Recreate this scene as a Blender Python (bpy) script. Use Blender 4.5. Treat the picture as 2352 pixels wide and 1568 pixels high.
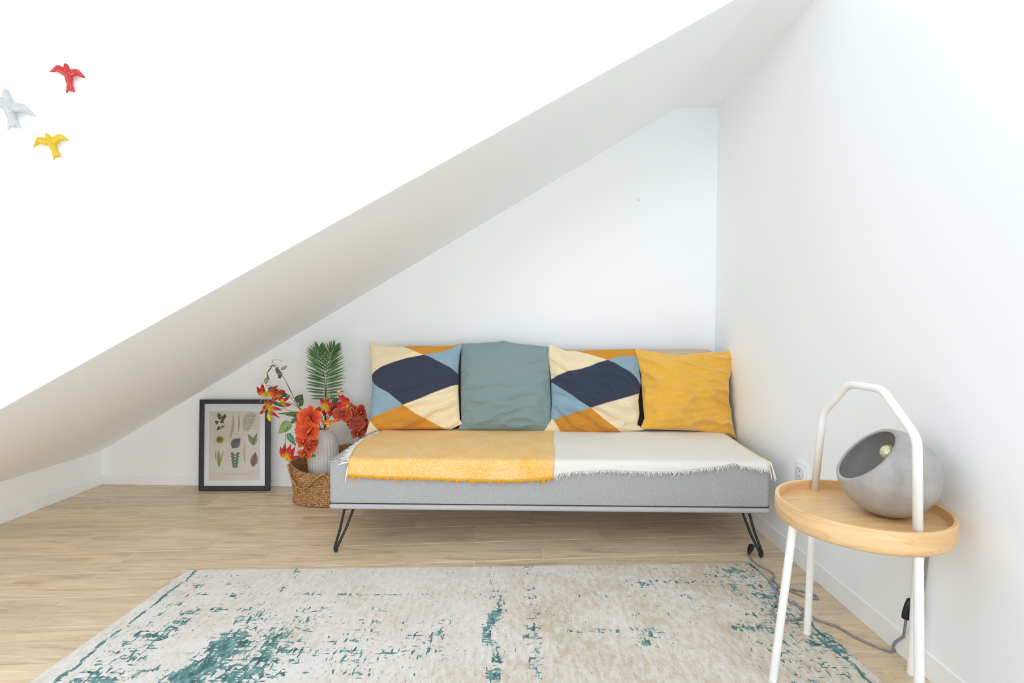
import bpy, bmesh, math, random
import numpy as np
from mathutils import Vector, Matrix, noise
random.seed(7)
for o in list(bpy.data.objects): bpy.data.objects.remove(o)
sc = bpy.context.scene
COL = sc.collection
PI = math.pi

# ------------------------------------------------------------------ camera, world, lights, exposure
FPX, HCAM, PITCH = 1150.0, 0.9, math.atan(39/1150)
cam = bpy.data.cameras.new('camera'); camo = bpy.data.objects.new('camera', cam); COL.objects.link(camo)
camo.location = (0, 0, HCAM); camo.rotation_euler = (PI/2 - PITCH, 0, 0)
cam.sensor_width = 36; cam.lens = 36*FPX/2352; cam.clip_start = 0.02
sc.camera = camo
sc.view_settings.view_transform = 'Standard'; sc.view_settings.look = 'None'
sc.view_settings.gamma = 1; sc.view_settings.use_curve_mapping = False
sc.view_settings.exposure = 0.0
sc.cycles.max_bounces = 20; sc.cycles.diffuse_bounces = 18; sc.cycles.glossy_bounces = 6; sc.cycles.transparent_max_bounces = 8
w = bpy.data.worlds.new('sky'); sc.world = w; w.use_nodes = True
w.node_tree.nodes['Background'].inputs[0].default_value = (0.90, 0.95, 1.0, 1)
w.node_tree.nodes['Background'].inputs[1].default_value = 1.1
def area(name, loc, target, sx, sy, power, color=(1, 1, 1)):
    l = bpy.data.lights.new(name, 'AREA'); l.shape = 'RECTANGLE'; l.size = sx; l.size_y = sy
    l.energy = power; l.color = color
    o = bpy.data.objects.new(name, l); COL.objects.link(o); o.location = loc
    o.rotation_euler = (Vector(target)-Vector(loc)).to_track_quat('-Z', 'Y').to_euler()
    return o
area('roof_window_glow', (0.1, -1.2, 2.6), (0.0, 1.9, 0.3), 2.0, 1.3, 25, (0.96, 0.98, 1.0))
area('left_window_glow', (-2.5, -0.5, 1.1), (0.0, 1.6, 0.1), 1.1, 1.2, 14, (0.95, 0.975, 1.0))
area('alcove_fill', (1.5, -2.2, 0.5), (-1.2, 2.3, 0.6), 2.4, 0.9, 54, (0.93, 0.965, 1.0))  # added low fill light, aimed under the soffit to brighten the alcove

# ------------------------------------------------------------------ helpers
CF = np.array([0, math.cos(PITCH), -math.sin(PITCH)]); CU = np.array([0, math.sin(PITCH), math.cos(PITCH)])
CO = np.array([0, 0, HCAM])
def ray(u, v): return np.array([1., 0, 0])*(u-1176)/FPX + CU*(784-v)/FPX + CF
def fl(u, v, z=0.0):                       # point of the horizontal plane z that the photo shows there
    d = ray(u, v); return Vector(CO + d*((z-HCAM)/d[2]))
def at(u, v, y):                           # point at depth y
    d = ray(u, v); return Vector(CO + d*(y/d[1]))
def onpl(u, v, P, n):
    d = ray(u, v); n = np.array(n); return Vector(CO + d*(((np.array(P)-CO)@n)/(d@n)))
def lin(c):
    r = []
    for x in c[:3]:
        x = x/255.0
        r.append(x/12.92 if x <= .04045 else ((x+.055)/1.055)**2.4)
    return (*r, 1.0)
def mixc(a, b, t): return tuple(a[i]*(1-t)+b[i]*t for i in range(3))

class MB:
    def __init__(s): s.v = []; s.f = []; s.c = []; s.col = (255, 255, 255)
    def vert(s, p, c=None): s.v.append((p[0], p[1], p[2])); s.c.append(c or s.col); return len(s.v)-1
    def grid(s, rows, cols=None, closeu=False):
        n = len(rows[0]); base = len(s.v)
        for i, r in enumerate(rows):
            for j, p in enumerate(r): s.vert(p, cols[i][j] if cols else None)
        for i in range(len(rows)-1):
            for j in range(n if closeu else n-1):
                k = (j+1) % n
                s.f.append((base+i*n+j, base+i*n+k, base+(i+1)*n+k, base+(i+1)*n+j))
        return base
    def ring_tube(s, pts, rw, rh=None, nrm=None, segs=8, cols=None, cap=True, closed=False):
        pts = [Vector(p) for p in pts]; m = len(pts)
        if not hasattr(rw, '__len__'): rw = [rw]*m
        rh = rh if rh is not None else rw
        if not hasattr(rh, '__len__'): rh = [rh]*m
        rows = []; cc = []
        up = Vector(nrm).normalized() if nrm is not None else None
        for i in range(m):
            if closed: t = pts[(i+1) % m]-pts[i-1]
            else: t = pts[min(i+1, m-1)]-pts[max(i-1, 0)]
            if t.length < 1e-9: t = Vector((0, 0, 1))
            t.normalize()
            if up is None:
                up = t.orthogonal().normalized()
            side = t.cross(up)
            if side.length < 1e-6: side = t.orthogonal()
            side.normalize(); u2 = side.cross(t).normalized()
            if nrm is None: up = u2
            rows.append([pts[i]+side*(math.cos(2*PI*k/segs)*rw[i])+u2*(math.sin(2*PI*k/segs)*rh[i]) for k in range(segs)])
            cc.append([cols[i] if cols else s.col]*segs)
        if closed: rows.append(rows[0]); cc.append(cc[0])
        b = s.grid(rows, cc, True)
        if cap and not closed:
            s.f.append(tuple(b+k for k in range(segs-1, -1, -1)))
            e = b+(m-1)*segs; s.f.append(tuple(e+k for k in range(segs)))
    def lathe(s, prof, org=(0, 0, 0), axis=None, segs=48, xdir=None):
        z = Vector(axis or (0, 0, 1)).normalized(); x = z.orthogonal().normalized(); y = z.cross(x); o = Vector(org)
        rows = [[o+z*h+(x*math.cos(2*PI*k/segs)+y*math.sin(2*PI*k/segs))*r for k in range(segs)] for r, h in prof]
        return s.grid(rows, None, True)
    def prism(s, poly, d):                 # polygon extruded by vector d
        b = len(s.v); n = len(poly); d = Vector(d)
        for p in poly: s.vert(p)
        for p in poly: s.vert(Vector(p)+d)
        s.f.append(tuple(range(b, b+n))); s.f.append(tuple(range(b+2*n-1, b+n-1, -1)))
        for i in range(n):
            j = (i+1) % n; s.f.append((b+i, b+n+i, b+n+j, b+j))
    def build(s, name, mat, parent=None, smooth=True, origin=None, vcol=False, fix=True):
        a = np.array(s.v)
        if parent is not None:
            org = world_loc(parent)
        elif origin is not None: org = Vector(origin)
        else:
            lo = a.min(0); hi = a.max(0); org = Vector(((lo[0]+hi[0])/2, (lo[1]+hi[1])/2, lo[2]))
        me = bpy.data.meshes.new(name); me.from_pydata([tuple(p) for p in (a-np.array(org))], [], s.f)
        me.update()
        if fix:
            bm = bmesh.new(); bm.from_mesh(me); bmesh.ops.recalc_face_normals(bm, faces=bm.faces); bm.to_mesh(me); bm.free()
        if vcol:
            at_ = me.color_attributes.new('Col', 'FLOAT_COLOR', 'POINT')
            cache = {}
            flat = []
            for c in s.c:
                if c not in cache: cache[c] = lin(c)
                flat.extend(cache[c])
            at_.data.foreach_set('color', flat)
        me.materials.append(mat)
        me.polygons.foreach_set('use_smooth', [smooth]*len(me.polygons))
        o = bpy.data.objects.new(name, me); COL.objects.link(o)
        if parent is not None: o.parent = parent
        else: o.location = org
        return o
WL = {}
def world_loc(o):
    p = Vector((0, 0, 0))
    while o is not None: p += o.location; o = o.parent
    return p
def rbox(name, lo, hi, r, mat, parent=None, seg=3, rot=0, pivot=(0, 0, 0), sub=0, jit=None):
    bm = bmesh.new(); bmesh.ops.create_cube(bm, size=1)
    for v in bm.verts: v.co = Vector([(lo[i]+hi[i])/2+v.co[i]*(hi[i]-lo[i]) for i in range(3)])
    if sub: bmesh.ops.subdivide_edges(bm, edges=bm.edges, cuts=sub, use_grid_fill=True)
    if r > 0:
        es = [e for e in bm.edges if len(e.link_faces) == 2 and e.calc_face_angle() > .5]
        bmesh.ops.bevel(bm, geom=es, offset=r, segments=seg, profile=.5, affect='EDGES')
    R = Matrix.Rotation(rot, 3, 'Z'); pv = Vector(pivot)
    org = world_loc(parent) if parent is not None else None
    for v in bm.verts:
        if jit: v.co = jit(v.co)
        v.co = R @ v.co + pv
    if org is None:
        xs = [v.co for v in bm.verts]
        org = Vector(((min(c.x for c in xs)+max(c.x for c in xs))/2, (min(c.y for c in xs)+max(c.y for c in xs))/2, min(c.z for c in xs)))
        loc = org
    else: loc = Vector((0, 0, 0))
    for v in bm.verts: v.co -= org
    me = bpy.data.meshes.new(name); bm.to_mesh(me); bm.free(); me.materials.append(mat)
    me.polygons.foreach_set('use_smooth', [True]*len(me.polygons))
    o = bpy.data.objects.new(name, me); COL.objects.link(o); o.location = loc
    if parent is not None: o.parent = parent
    return o
def sharp(o, ang=40):
    o.data.set_sharp_from_angle(angle=math.radians(ang)); return o
def thing(name, label, cat, loc, group=None):
    o = bpy.data.objects.new(name, None); COL.objects.link(o); o.location = loc; o.empty_display_size = .05
    return tag(o, label, cat, group)
def tag(o, label, cat, group=None):
    o['label'] = label; o['category'] = cat
    if group: o['group'] = group
    return o
def struct(o): o['kind'] = 'structure'; return o
def lab(o, l): o['label'] = l; return o
def stuff(o): o['kind'] = 'stuff'; return o

# ------------------------------------------------------------------ materials
def newmat(name):
    m = bpy.data.materials.new(name); m.use_nodes = True
    nt = m.node_tree; b = nt.nodes['Principled BSDF']; return m, nt, b
def N(nt, t, **kw):
    n = nt.nodes.new(t)
    for k, v in kw.items(): setattr(n, k, v)
    return n
def mat(name, c1, c2=None, scale=(20, 20, 20), rough=.6, detail=3, lo=.35, hi=.65, bump=0, bscale=None, metal=0, spec=.5, sheen=0, rand=False, bdist=.002):
    m, nt, b = newmat(name); L = nt.links.new
    b.inputs['Roughness'].default_value = rough; b.inputs['Metallic'].default_value = metal
    b.inputs['Specular IOR Level'].default_value = spec
    if sheen: b.inputs['Sheen Weight'].default_value = sheen
    tc = N(nt, 'ShaderNodeTexCoord')
    if c2 is None: b.inputs['Base Color'].default_value = lin(c1)
    else:
        mp = N(nt, 'ShaderNodeMapping'); mp.inputs['Scale'].default_value = scale; L(tc.outputs['Object'], mp.inputs[0])
        nz = N(nt, 'ShaderNodeTexNoise'); nz.inputs['Detail'].default_value = detail; nz.inputs['Scale'].default_value = 1; L(mp.outputs[0], nz.inputs['Vector'])
        r = N(nt, 'ShaderNodeValToRGB'); r.color_ramp.elements[0].position = lo; r.color_ramp.elements[1].position = hi
        r.color_ramp.elements[0].color = lin(c1); r.color_ramp.elements[1].color = lin(c2)
        L(nz.outputs['Fac'], r.inputs[0]); L(r.outputs[0], b.inputs['Base Color'])
    if bump:
        mp2 = N(nt, 'ShaderNodeMapping'); mp2.inputs['Scale'].default_value = bscale or scale; L(tc.outputs['Object'], mp2.inputs[0])
        n2 = N(nt, 'ShaderNodeTexNoise'); n2.inputs['Detail'].default_value = 2; n2.inputs['Scale'].default_value = 1; L(mp2.outputs[0], n2.inputs['Vector'])
        bp = N(nt, 'ShaderNodeBump'); bp.inputs['Strength'].default_value = bump; bp.inputs['Distance'].default_value = bdist
        L(n2.outputs['Fac'], bp.inputs['Height']); L(bp.outputs[0], b.inputs['Normal'])
    return m
def vmat(name, rough=.6, nscale=(60, 60, 60), amt=.12, sheen=0, bump=0, bscale=(900, 900, 900), spec=.5, weave=False):
    m, nt, b = newmat(name); L = nt.links.new
    b.inputs['Roughness'].default_value = rough; b.inputs['Specular IOR Level'].default_value = spec
    if sheen: b.inputs['Sheen Weight'].default_value = sheen
    a = N(nt, 'ShaderNodeVertexColor'); a.layer_name = 'Col'
    tc = N(nt, 'ShaderNodeTexCoord'); mp = N(nt, 'ShaderNodeMapping'); mp.inputs['Scale'].default_value = nscale; L(tc.outputs['Object'], mp.inputs[0])
    nz = N(nt, 'ShaderNodeTexNoise'); nz.inputs['Scale'].default_value = 1; nz.inputs['Detail'].default_value = 3; L(mp.outputs[0], nz.inputs['Vector'])
    mr = N(nt, 'ShaderNodeMapRange'); mr.inputs[1].default_value = .3; mr.inputs[2].default_value = .7
    mr.inputs[3].default_value = 1-amt; mr.inputs[4].default_value = 1+amt; L(nz.outputs['Fac'], mr.inputs[0])
    vm = N(nt, 'ShaderNodeVectorMath', operation='SCALE'); L(a.outputs['Color'], vm.inputs[0]); L(mr.outputs[0], vm.inputs['Scale'])
    L(vm.outputs[0], b.inputs['Base Color'])
    if bump:
        mp2 = N(nt, 'ShaderNodeMapping'); mp2.inputs['Scale'].default_value = bscale; L(tc.outputs['Object'], mp2.inputs[0])
        n2 = N(nt, 'ShaderNodeTexNoise'); n2.inputs['Scale'].default_value = 1; L(mp2.outputs[0], n2.inputs['Vector'])
        bp = N(nt, 'ShaderNodeBump'); bp.inputs['Strength'].default_value = bump; bp.inputs['Distance'].default_value = .001
        L(n2.outputs['Fac'], bp.inputs['Height']); L(bp.outputs[0], b.inputs['Normal'])
    return m

M = {}
M['wall'] = mat('white_paint', (246, 249, 251), (247, 250, 252), (3, 3, 3), .75, bump=.06, bscale=(60, 60, 60), spec=.3)
M['base'] = mat('white_gloss_paint', (244, 247, 249), (246, 249, 251), (6, 6, 6), .45)
M['frame'] = mat('black_frame', (38, 42, 48), (46, 50, 56), (30, 30, 30), .45)
M['metal'] = mat('black_steel', (34, 38, 42), (44, 48, 52), (40, 40, 40), .42, metal=.2)
M['whitemetal'] = mat('white_lacquered_steel', (240, 239, 234), (246, 245, 241), (20, 20, 20), .35)
M['sofa'] = mat('grey_melange_fabric', (154, 154, 155), (190, 190, 191), (420, 420, 900), .95, 4, .35, .65, bump=.5, bscale=(700, 700, 900), sheen=.2, spec=.1)
M['band'] = mat('light_grey_fabric', (176, 174, 175), (198, 196, 198), (500, 500, 500), .95, 3, bump=.5, bscale=(800, 800, 800), spec=.1)
M['tweed'] = mat('beige_tweed', (176, 150, 120), (218, 202, 180), (500, 500, 500), .95, 3, .4, .6, bump=.5, bscale=(700, 700, 700), spec=.1)
M['darkfab'] = mat('dark_brown_fabric', (64, 52, 48), (84, 70, 64), (400, 400, 400), .95, 3, spec=.1)
M['rope'] = mat('woven_seagrass', (92, 58, 32), (208, 162, 108), (130, 130, 190), .85, 4, .34, .62, bump=.6, bscale=(250, 250, 250))
M['vase'] = mat('white_ceramic', (216, 211, 208), (228, 224, 222), (8, 8, 8), .28)
M['concrete'] = mat('grey_concrete', (160, 158, 154), (174, 172, 168), (34, 34, 34), .42, 6, .3, .7, bump=.12, bscale=(200, 200, 200))
M['brass'] = mat('brass', (190, 165, 100), None, rough=.3, metal=1)
M['black'] = mat('black_plastic', (24, 24, 27), (32, 32, 36), (50, 50, 50), .4)
M['cord'] = mat('grey_braided_cord', (104, 104, 108), (176, 176, 180), (700, 700, 700), .8, 2, .42, .58)
M['plastic'] = mat('white_plastic', (236, 237, 238), (240, 241, 242), (9, 9, 9), .3)
M['stemgreen'] = mat('green_stem', (88, 104, 56), (116, 126, 70), (50, 50, 50), .6)
M['grout'] = mat('pale_grout', (222, 208, 186), (232, 220, 200), (60, 60, 60), .9)
M['floorunder'] = M['grout']
M['paper'] = mat('mount_paper', (232, 232, 232), (236, 236, 236), (20, 20, 20), .8)
M['print'] = mat('aged_paper', (216, 206, 194), (224, 215, 203), (9, 9, 9), .8)
M['v'] = vmat('petal_and_leaf', .5, (120, 120, 120), .12, spec=.3)
M['vflat'] = vmat('printed_ink', .85, (300, 300, 300), .2)
M['glaze'] = vmat('glazed_ceramic', .22, (60, 60, 60), .06)
M['cushion'] = vmat('printed_linen', .95, (700, 160, 700), .05, sheen=.15, bump=.45, bscale=(1300, 1300, 1300), spec=.1)
M['mustard'] = vmat('mustard_velvet', .9, (40, 40, 90), .05, sheen=.5, bump=.3, spec=.1)
M['teal'] = vmat('teal_linen', .95, (900, 900, 240), .12, sheen=.1, bump=.6, spec=.1)
def glassmat():
    m, nt, b = newmat('picture_glass'); nt.nodes.remove(b); L = nt.links.new
    o = nt.nodes['Material Output']; t = N(nt, 'ShaderNodeBsdfTransparent'); g = N(nt, 'ShaderNodeBsdfGlossy'); g.inputs['Roughness'].default_value = .03
    f = N(nt, 'ShaderNodeFresnel'); f.inputs[0].default_value = 1.4; mx = N(nt, 'ShaderNodeMixShader')
    L(f.outputs[0], mx.inputs[0]); L(t.outputs[0], mx.inputs[1]); L(g.outputs[0], mx.inputs[2]); L(mx.outputs[0], o.inputs[0]); return m
M['glass'] = glassmat()
def tilemat():
    m, nt, b = newmat('wood_look_porcelain'); L = nt.links.new
    tc = N(nt, 'ShaderNodeTexCoord'); oi = N(nt, 'ShaderNodeObjectInfo')
    mul = N(nt, 'ShaderNodeMath', operation='MULTIPLY'); mul.inputs[1].default_value = 37; L(oi.outputs['Random'], mul.inputs[0])
    cb = N(nt, 'ShaderNodeCombineXYZ'); L(mul.outputs[0], cb.inputs[0]); L(mul.outputs[0], cb.inputs[1])
    ad = N(nt, 'ShaderNodeVectorMath', operation='ADD'); L(tc.outputs['Object'], ad.inputs[0]); L(cb.outputs[0], ad.inputs[1])
    def nz(sc_, det, dist=0.0, rough=.5):
        mp = N(nt, 'ShaderNodeMapping'); mp.inputs['Scale'].default_value = sc_; L(ad.outputs[0], mp.inputs[0])
        n = N(nt, 'ShaderNodeTexNoise'); n.inputs['Scale'].default_value = 1; n.inputs['Detail'].default_value = det
        n.inputs['Distortion'].default_value = dist; n.inputs['Roughness'].default_value = rough; L(mp.outputs[0], n.inputs['Vector']); return n
    n1 = nz((3.2, 30, 1), 7, .9, .66); n2 = nz((2.2, 9, 1), 3, 1.2); n3 = nz((14, 150, 1), 4)
    r1 = N(nt, 'ShaderNodeValToRGB'); e = r1.color_ramp.elements
    e[0].position = .30; e[0].color = lin((150, 128, 101)); e[1].position = .72; e[1].color = lin((240, 224, 198))
    e.new(.45).color = lin((212, 189, 156)); e.new(.56).color = lin((230, 210, 178))
    L(n1.outputs['Fac'], r1.inputs[0])
    r2 = N(nt, 'ShaderNodeValToRGB'); e = r2.color_ramp.elements
    e[0].position = .3; e[0].color = lin((206, 192, 172)); e[1].position = .7; e[1].color = lin((238, 212, 176)); L(n2.outputs['Fac'], r2.inputs[0])
    mx = N(nt, 'ShaderNodeMixRGB'); mx.inputs[0].default_value = .42; L(r1.outputs[0], mx.inputs[1]); L(r2.outputs[0], mx.inputs[2])
    mr = N(nt, 'ShaderNodeMapRange'); mr.inputs[1].default_value = .3; mr.inputs[2].default_value = .7; mr.inputs[3].default_value = .90; mr.inputs[4].default_value = 1.07
    L(n3.outputs['Fac'], mr.inputs[0]); vm = N(nt, 'ShaderNodeVectorMath', operation='SCALE'); L(mx.outputs[0], vm.inputs[0]); L(mr.outputs[0], vm.inputs['Scale'])
    m2 = N(nt, 'ShaderNodeMapRange'); m2.inputs[3].default_value = .87; m2.inputs[4].default_value = 1.07; L(oi.outputs['Random'], m2.inputs[0])
    v2 = N(nt, 'ShaderNodeVectorMath', operation='SCALE'); L(vm.outputs[0], v2.inputs[0]); L(m2.outputs[0], v2.inputs['Scale'])
    L(v2.outputs[0], b.inputs['Base Color']); b.inputs['Roughness'].default_value = .36
    bp = N(nt, 'ShaderNodeBump'); bp.inputs['Strength'].default_value = .15; bp.inputs['Distance'].default_value = .001; L(n3.outputs['Fac'], bp.inputs['Height']); L(bp.outputs[0], b.inputs['Normal'])
    return m
M['tile'] = tilemat()
def birch(name, sc_):
    m, nt, b = newmat(name); L = nt.links.new; tc = N(nt, 'ShaderNodeTexCoord')
    mp = N(nt, 'ShaderNodeMapping'); mp.inputs['Scale'].default_value = sc_; mp.inputs['Rotation'].default_value = (.12, .2, .7 if sc_[2] < 20 else 0); L(tc.outputs['Object'], mp.inputs[0])
    n = N(nt, 'ShaderNodeTexNoise'); n.inputs['Scale'].default_value = 1; n.inputs['Detail'].default_value = 3; n.inputs['Distortion'].default_value = .6; L(mp.outputs[0], n.inputs['Vector'])
    r = N(nt, 'ShaderNodeValToRGB'); e = r.color_ramp.elements; e[0].position = .3; e[0].color = lin((222, 180, 126)); e[1].position = .62; e[1].color = lin((236, 200, 150))
    e.new(.47).color = lin((230, 191, 139)); e.new(.5).color = lin((219, 177, 124)); e.new(.53).color = lin((231, 193, 141))
    L(n.outputs['Fac'], r.inputs[0]); L(r.outputs[0], b.inputs['Base Color']); b.inputs['Roughness'].default_value = .38; return m
M['birch_rim'] = birch('birch_veneer_rim', (5, 5, 34)); M['birch_top'] = birch('birch_veneer_top', (6, 46, 6))
def throwmat(name, a, bcol, lo, hi, sc_):
    m, nt, b = newmat(name); L = nt.links.new; tc = N(nt, 'ShaderNodeTexCoord')
    mp = N(nt, 'ShaderNodeMapping'); mp.inputs['Scale'].default_value = sc_; L(tc.outputs['Object'], mp.inputs[0])
    n = N(nt, 'ShaderNodeTexNoise'); n.inputs['Scale'].default_value = 1; n.inputs['Detail'].default_value = 4; n.inputs['Roughness'].default_value = .7; L(mp.outputs[0], n.inputs['Vector'])
    n2 = N(nt, 'ShaderNodeTexNoise'); n2.inputs['Scale'].default_value = 7; n2.inputs['Detail'].default_value = 2; L(tc.outputs['Object'], n2.inputs['Vector'])
    ad = N(nt, 'ShaderNodeMath', operation='MULTIPLY_ADD'); ad.inputs[1].default_value = .2; L(n2.outputs['Fac'], ad.inputs[0]); L(n.outputs['Fac'], ad.inputs[2])
    r = N(nt, 'ShaderNodeValToRGB'); e = r.color_ramp.elements; e[0].position = lo; e[0].color = lin(a); e[1].position = hi; e[1].color = lin(bcol)
    L(ad.outputs[0], r.inputs[0]); L(r.outputs[0], b.inputs['Base Color']); b.inputs['Roughness'].default_value = .95; b.inputs['Specular IOR Level'].default_value = .1; b.inputs['Sheen Weight'].default_value = .2
    bp = N(nt, 'ShaderNodeBump'); bp.inputs['Strength'].default_value = .4; bp.inputs['Distance'].default_value = .001; L(n.outputs['Fac'], bp.inputs['Height']); L(bp.outputs[0], b.inputs['Normal'])
    return m
M['throw_y'] = throwmat('yellow_melange_weave', (234, 178, 66), (245, 228, 192), .52, .80, (150, 420, 700))
M['throw_w'] = throwmat('cream_weave', (224, 221, 212), (238, 236, 229), .45, .8, (260, 420, 420))
M['yarn_y'] = mat('yellow_yarn', (226, 158, 20), (240, 184, 60), (200, 200, 200), .9, spec=.1)
M['yarn_w'] = mat('white_yarn', (236, 234, 228), (244, 243, 240), (200, 200, 200), .9, spec=.1)
M['yarn_p'] = mat('pale_yellow_yarn', (236, 208, 150), (240, 216, 166), (200, 200, 200), .9, spec=.1)
def rugmat():
    m, nt, b = newmat('distressed_rug'); L = nt.links.new; tc = N(nt, 'ShaderNodeTexCoord')
    def nz(s_, det, rough=.5, dist=0.):
        mp = N(nt, 'ShaderNodeMapping'); mp.inputs['Scale'].default_value = s_; L(tc.outputs['Object'], mp.inputs[0])
        n = N(nt, 'ShaderNodeTexNoise'); n.inputs['Scale'].default_value = 1; n.inputs['Detail'].default_value = det; n.inputs['Roughness'].default_value = rough
        n.inputs['Distortion'].default_value = dist; L(mp.outputs[0], n.inputs['Vector']); return n.outputs['Fac']
    def math_(op, a, c=None, d=None):
        n = N(nt, 'ShaderNodeMath', operation=op)
        for i, x in enumerate((a, c, d)):
            if x is None: continue
            if isinstance(x, (int, float)): n.inputs[i].default_value = x
            else: L(x, n.inputs[i])
        return n.outputs[0]
    at_ = N(nt, 'ShaderNodeVertexColor'); at_.layer_name = 'Col'
    sp = N(nt, 'ShaderNodeSeparateColor'); L(at_.outputs['Color'], sp.inputs[0])
    dens = sp.outputs[0]; beige = sp.outputs[1]
    a1 = nz((95, 30, 1), 3, .55); a2 = nz((34, 105, 1), 3, .55); a3 = nz((16, 10, 1), 2)
    mxn = math_('MAXIMUM', a1, math_('MULTIPLY', a2, .99))
    v = math_('MULTIPLY_ADD', a3, .25, mxn)                # ~0.55..0.9
    thr = math_('MULTIPLY_ADD', dens, -.42, .865)
    g = math_('MULTIPLY', math_('SUBTRACT', v, thr), 30)
    mask = N(nt, 'ShaderNodeClamp'); L(g, mask.inputs[0])
    # base
    rb = N(nt, 'ShaderNodeValToRGB'); e = rb.color_ramp.elements
    e[0].position = .36; e[0].color = lin((196, 183, 162)); e[1].position = .6; e[1].color = lin((226, 222, 217)); e.new(.48).color = lin((214, 208, 199))
    c = math_('ADD', math_('MULTIPLY_ADD', nz((60, 26, 1), 5, .7), .62, math_('MULTIPLY', nz((5, 5, 1), 3), .38)), math_('MULTIPLY_ADD', beige, -.16, .05))
    L(c, rb.inputs[0])
    # small brownish specks
    sp1 = math_('MULTIPLY', math_('SUBTRACT', nz((170, 60, 1), 3, .6), .63), 18)
    cl = N(nt, 'ShaderNodeClamp'); L(sp1, cl.inputs[0])
    m0 = N(nt, 'ShaderNodeMixRGB'); L(math_('MULTIPLY', cl.outputs[0], .6), m0.inputs[0]); L(rb.outputs[0], m0.inputs[1]); m0.inputs[2].default_value = lin((146, 132, 104))
    rt = N(nt, 'ShaderNodeValToRGB'); e = rt.color_ramp.elements
    e[0].position = .38; e[0].color = lin((52, 92, 96)); e[1].position = .62; e[1].color = lin((120, 162, 160)); e.new(.5).color = lin((86, 130, 130))
    L(nz((40, 24, 1), 4, .7), rt.inputs[0])
    m1 = N(nt, 'ShaderNodeMixRGB'); L(mask.outputs[0], m1.inputs[0]); L(m0.outputs[0], m1.inputs[1]); L(rt.outputs[0], m1.inputs[2])
    st = nz((900, 90, 1), 2)
    mr = N(nt, 'ShaderNodeMapRange'); mr.inputs[1].default_value = .3; mr.inputs[2].default_value = .7; mr.inputs[3].default_value = .9; mr.inputs[4].default_value = 1.07; L(st, mr.inputs[0])
    vm = N(nt, 'ShaderNodeVectorMath', operation='SCALE'); L(m1.outputs[0], vm.inputs[0]); L(mr.outputs[0], vm.inputs['Scale'])
    L(vm.outputs[0], b.inputs['Base Color']); b.inputs['Roughness'].default_value = .9; b.inputs['Specular IOR Level'].default_value = .15; b.inputs['Sheen Weight'].default_value = .15
    bp = N(nt, 'ShaderNodeBump'); bp.inputs['Strength'].default_value = .5; bp.inputs['Distance'].default_value = .0015; L(st, bp.inputs['Height']); L(bp.outputs[0], b.inputs['Normal'])
    return m
M['rug'] = rugmat()

# ------------------------------------------------------------------ room shell
BL = Vector((-2.309, 2.793, 0)); BR = Vector((1.09, 2.689, 0))
def xr(y): return 1.06 + (y-1.3)*.0216          # right wall
XL = -2.309
def yb(x): return BL.y + (x-BL.x)*(BR.y-BL.y)/(BR.x-BL.x)
def yf(x): return 1.481 + .0864*(x+1.522)       # face of the front wall that hangs over the alcove
ZK, ZF = 0.19, 2.045                            # knee wall top, alcove ceiling
FX = .87
ROOM = [(XL, -0.3), (xr(-0.3), -0.3), (BR.x, BR.y), (BL.x, BL.y)]
YB0 = -0.3; ZT = 2.7
def clip(poly, a, b):
    out = []
    def side(p): return (b[0]-a[0])*(p[1]-a[1])-(b[1]-a[1])*(p[0]-a[0])
    for i in range(len(poly)):
        p, q = poly[i], poly[(i+1) % len(poly)]; sp_, sq = side(p), side(q)
        if sp_ >= 0: out.append(p)
        if sp_*sq < 0:
            t = sp_/(sp_-sq); out.append((p[0]+(q[0]-p[0])*t, p[1]+(q[1]-p[1])*t))
    return out
mb = MB(); mb.prism([(x, y, -.0012) for x, y in ROOM], (0, 0, -.06)); floor = struct(mb.build('floor', M['grout'], smooth=False, origin=(0, 0, 0)))
TA = math.radians(3.7); tx = Vector((math.cos(TA), math.sin(TA))); ty = Vector((-math.sin(TA), math.cos(TA)))
PR, PLN = .168, .535
ntile = 0
for k in range(-19, 6):
    r0 = 2.216+k*PR; off = -.29 if k % 2 == 0 else -.29+PLN/2
    for j in range(-6, 7):
        s0 = off+j*PLN
        q = []
        for (a, b_) in ((s0, r0), (s0+PLN, r0), (s0+PLN, r0+PR), (s0, r0+PR)):
            a2 = a+(.0018 if a == s0 else -.0018); b2 = b_+(.0014 if b_ == r0 else -.0014)
            p = tx*a2+ty*b2; q.append((p.x, p.y))
        for i in range(4):
            q = clip(q, ROOM[i], ROOM[(i+1) % 4])
            if len(q) < 3: break
        if len(q) < 3: continue
        if max(p[1] for p in q) < -1.0: continue
        cx = sum(p[0] for p in q)/len(q); cy = sum(p[1] for p in q)/len(q)
        mb = MB(); b0 = []
        ch = .0008
        top = [(cx+(p[0]-cx)*.998, cy+(p[1]-cy)*.994, 0.0) for p in q]
        mid = [(p[0], p[1], -ch) for p in q]; bot = [(p[0], p[1], -.004) for p in q]
        n = len(q)
        for ring in (top, mid, bot):
            for p in ring: mb.vert(p)
        mb.f.append(tuple(range(n)))
        for lv in (0, 1):
            for i in range(n): mb.f.append((lv*n+i, (lv+1)*n+i, (lv+1)*n+(i+1) % n, lv*n+(i+1) % n))
        # mesh in tile-local axes (grain along local x), no rotation of the object needed at this small angle
        org = Vector((cx, cy, 0)); mb.v = [(v[0]-cx, v[1]-cy, v[2]) for v in mb.v]
        o = mb.build('floor_tile', M['tile'], floor, smooth=False, fix=False)
        o.location = org; ntile += 1
T = .08
mb = MB(); mb.prism([(BL.x-T, yb(BL.x-T), -.06), (BR.x+T, yb(BR.x+T), -.06), (BR.x+T, yb(BR.x+T), ZT), (BL.x-T, yb(BL.x-T), ZT)], (0, T, 0))
wall_back = struct(mb.build('wall_back', M['wall'], smooth=False))
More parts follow.
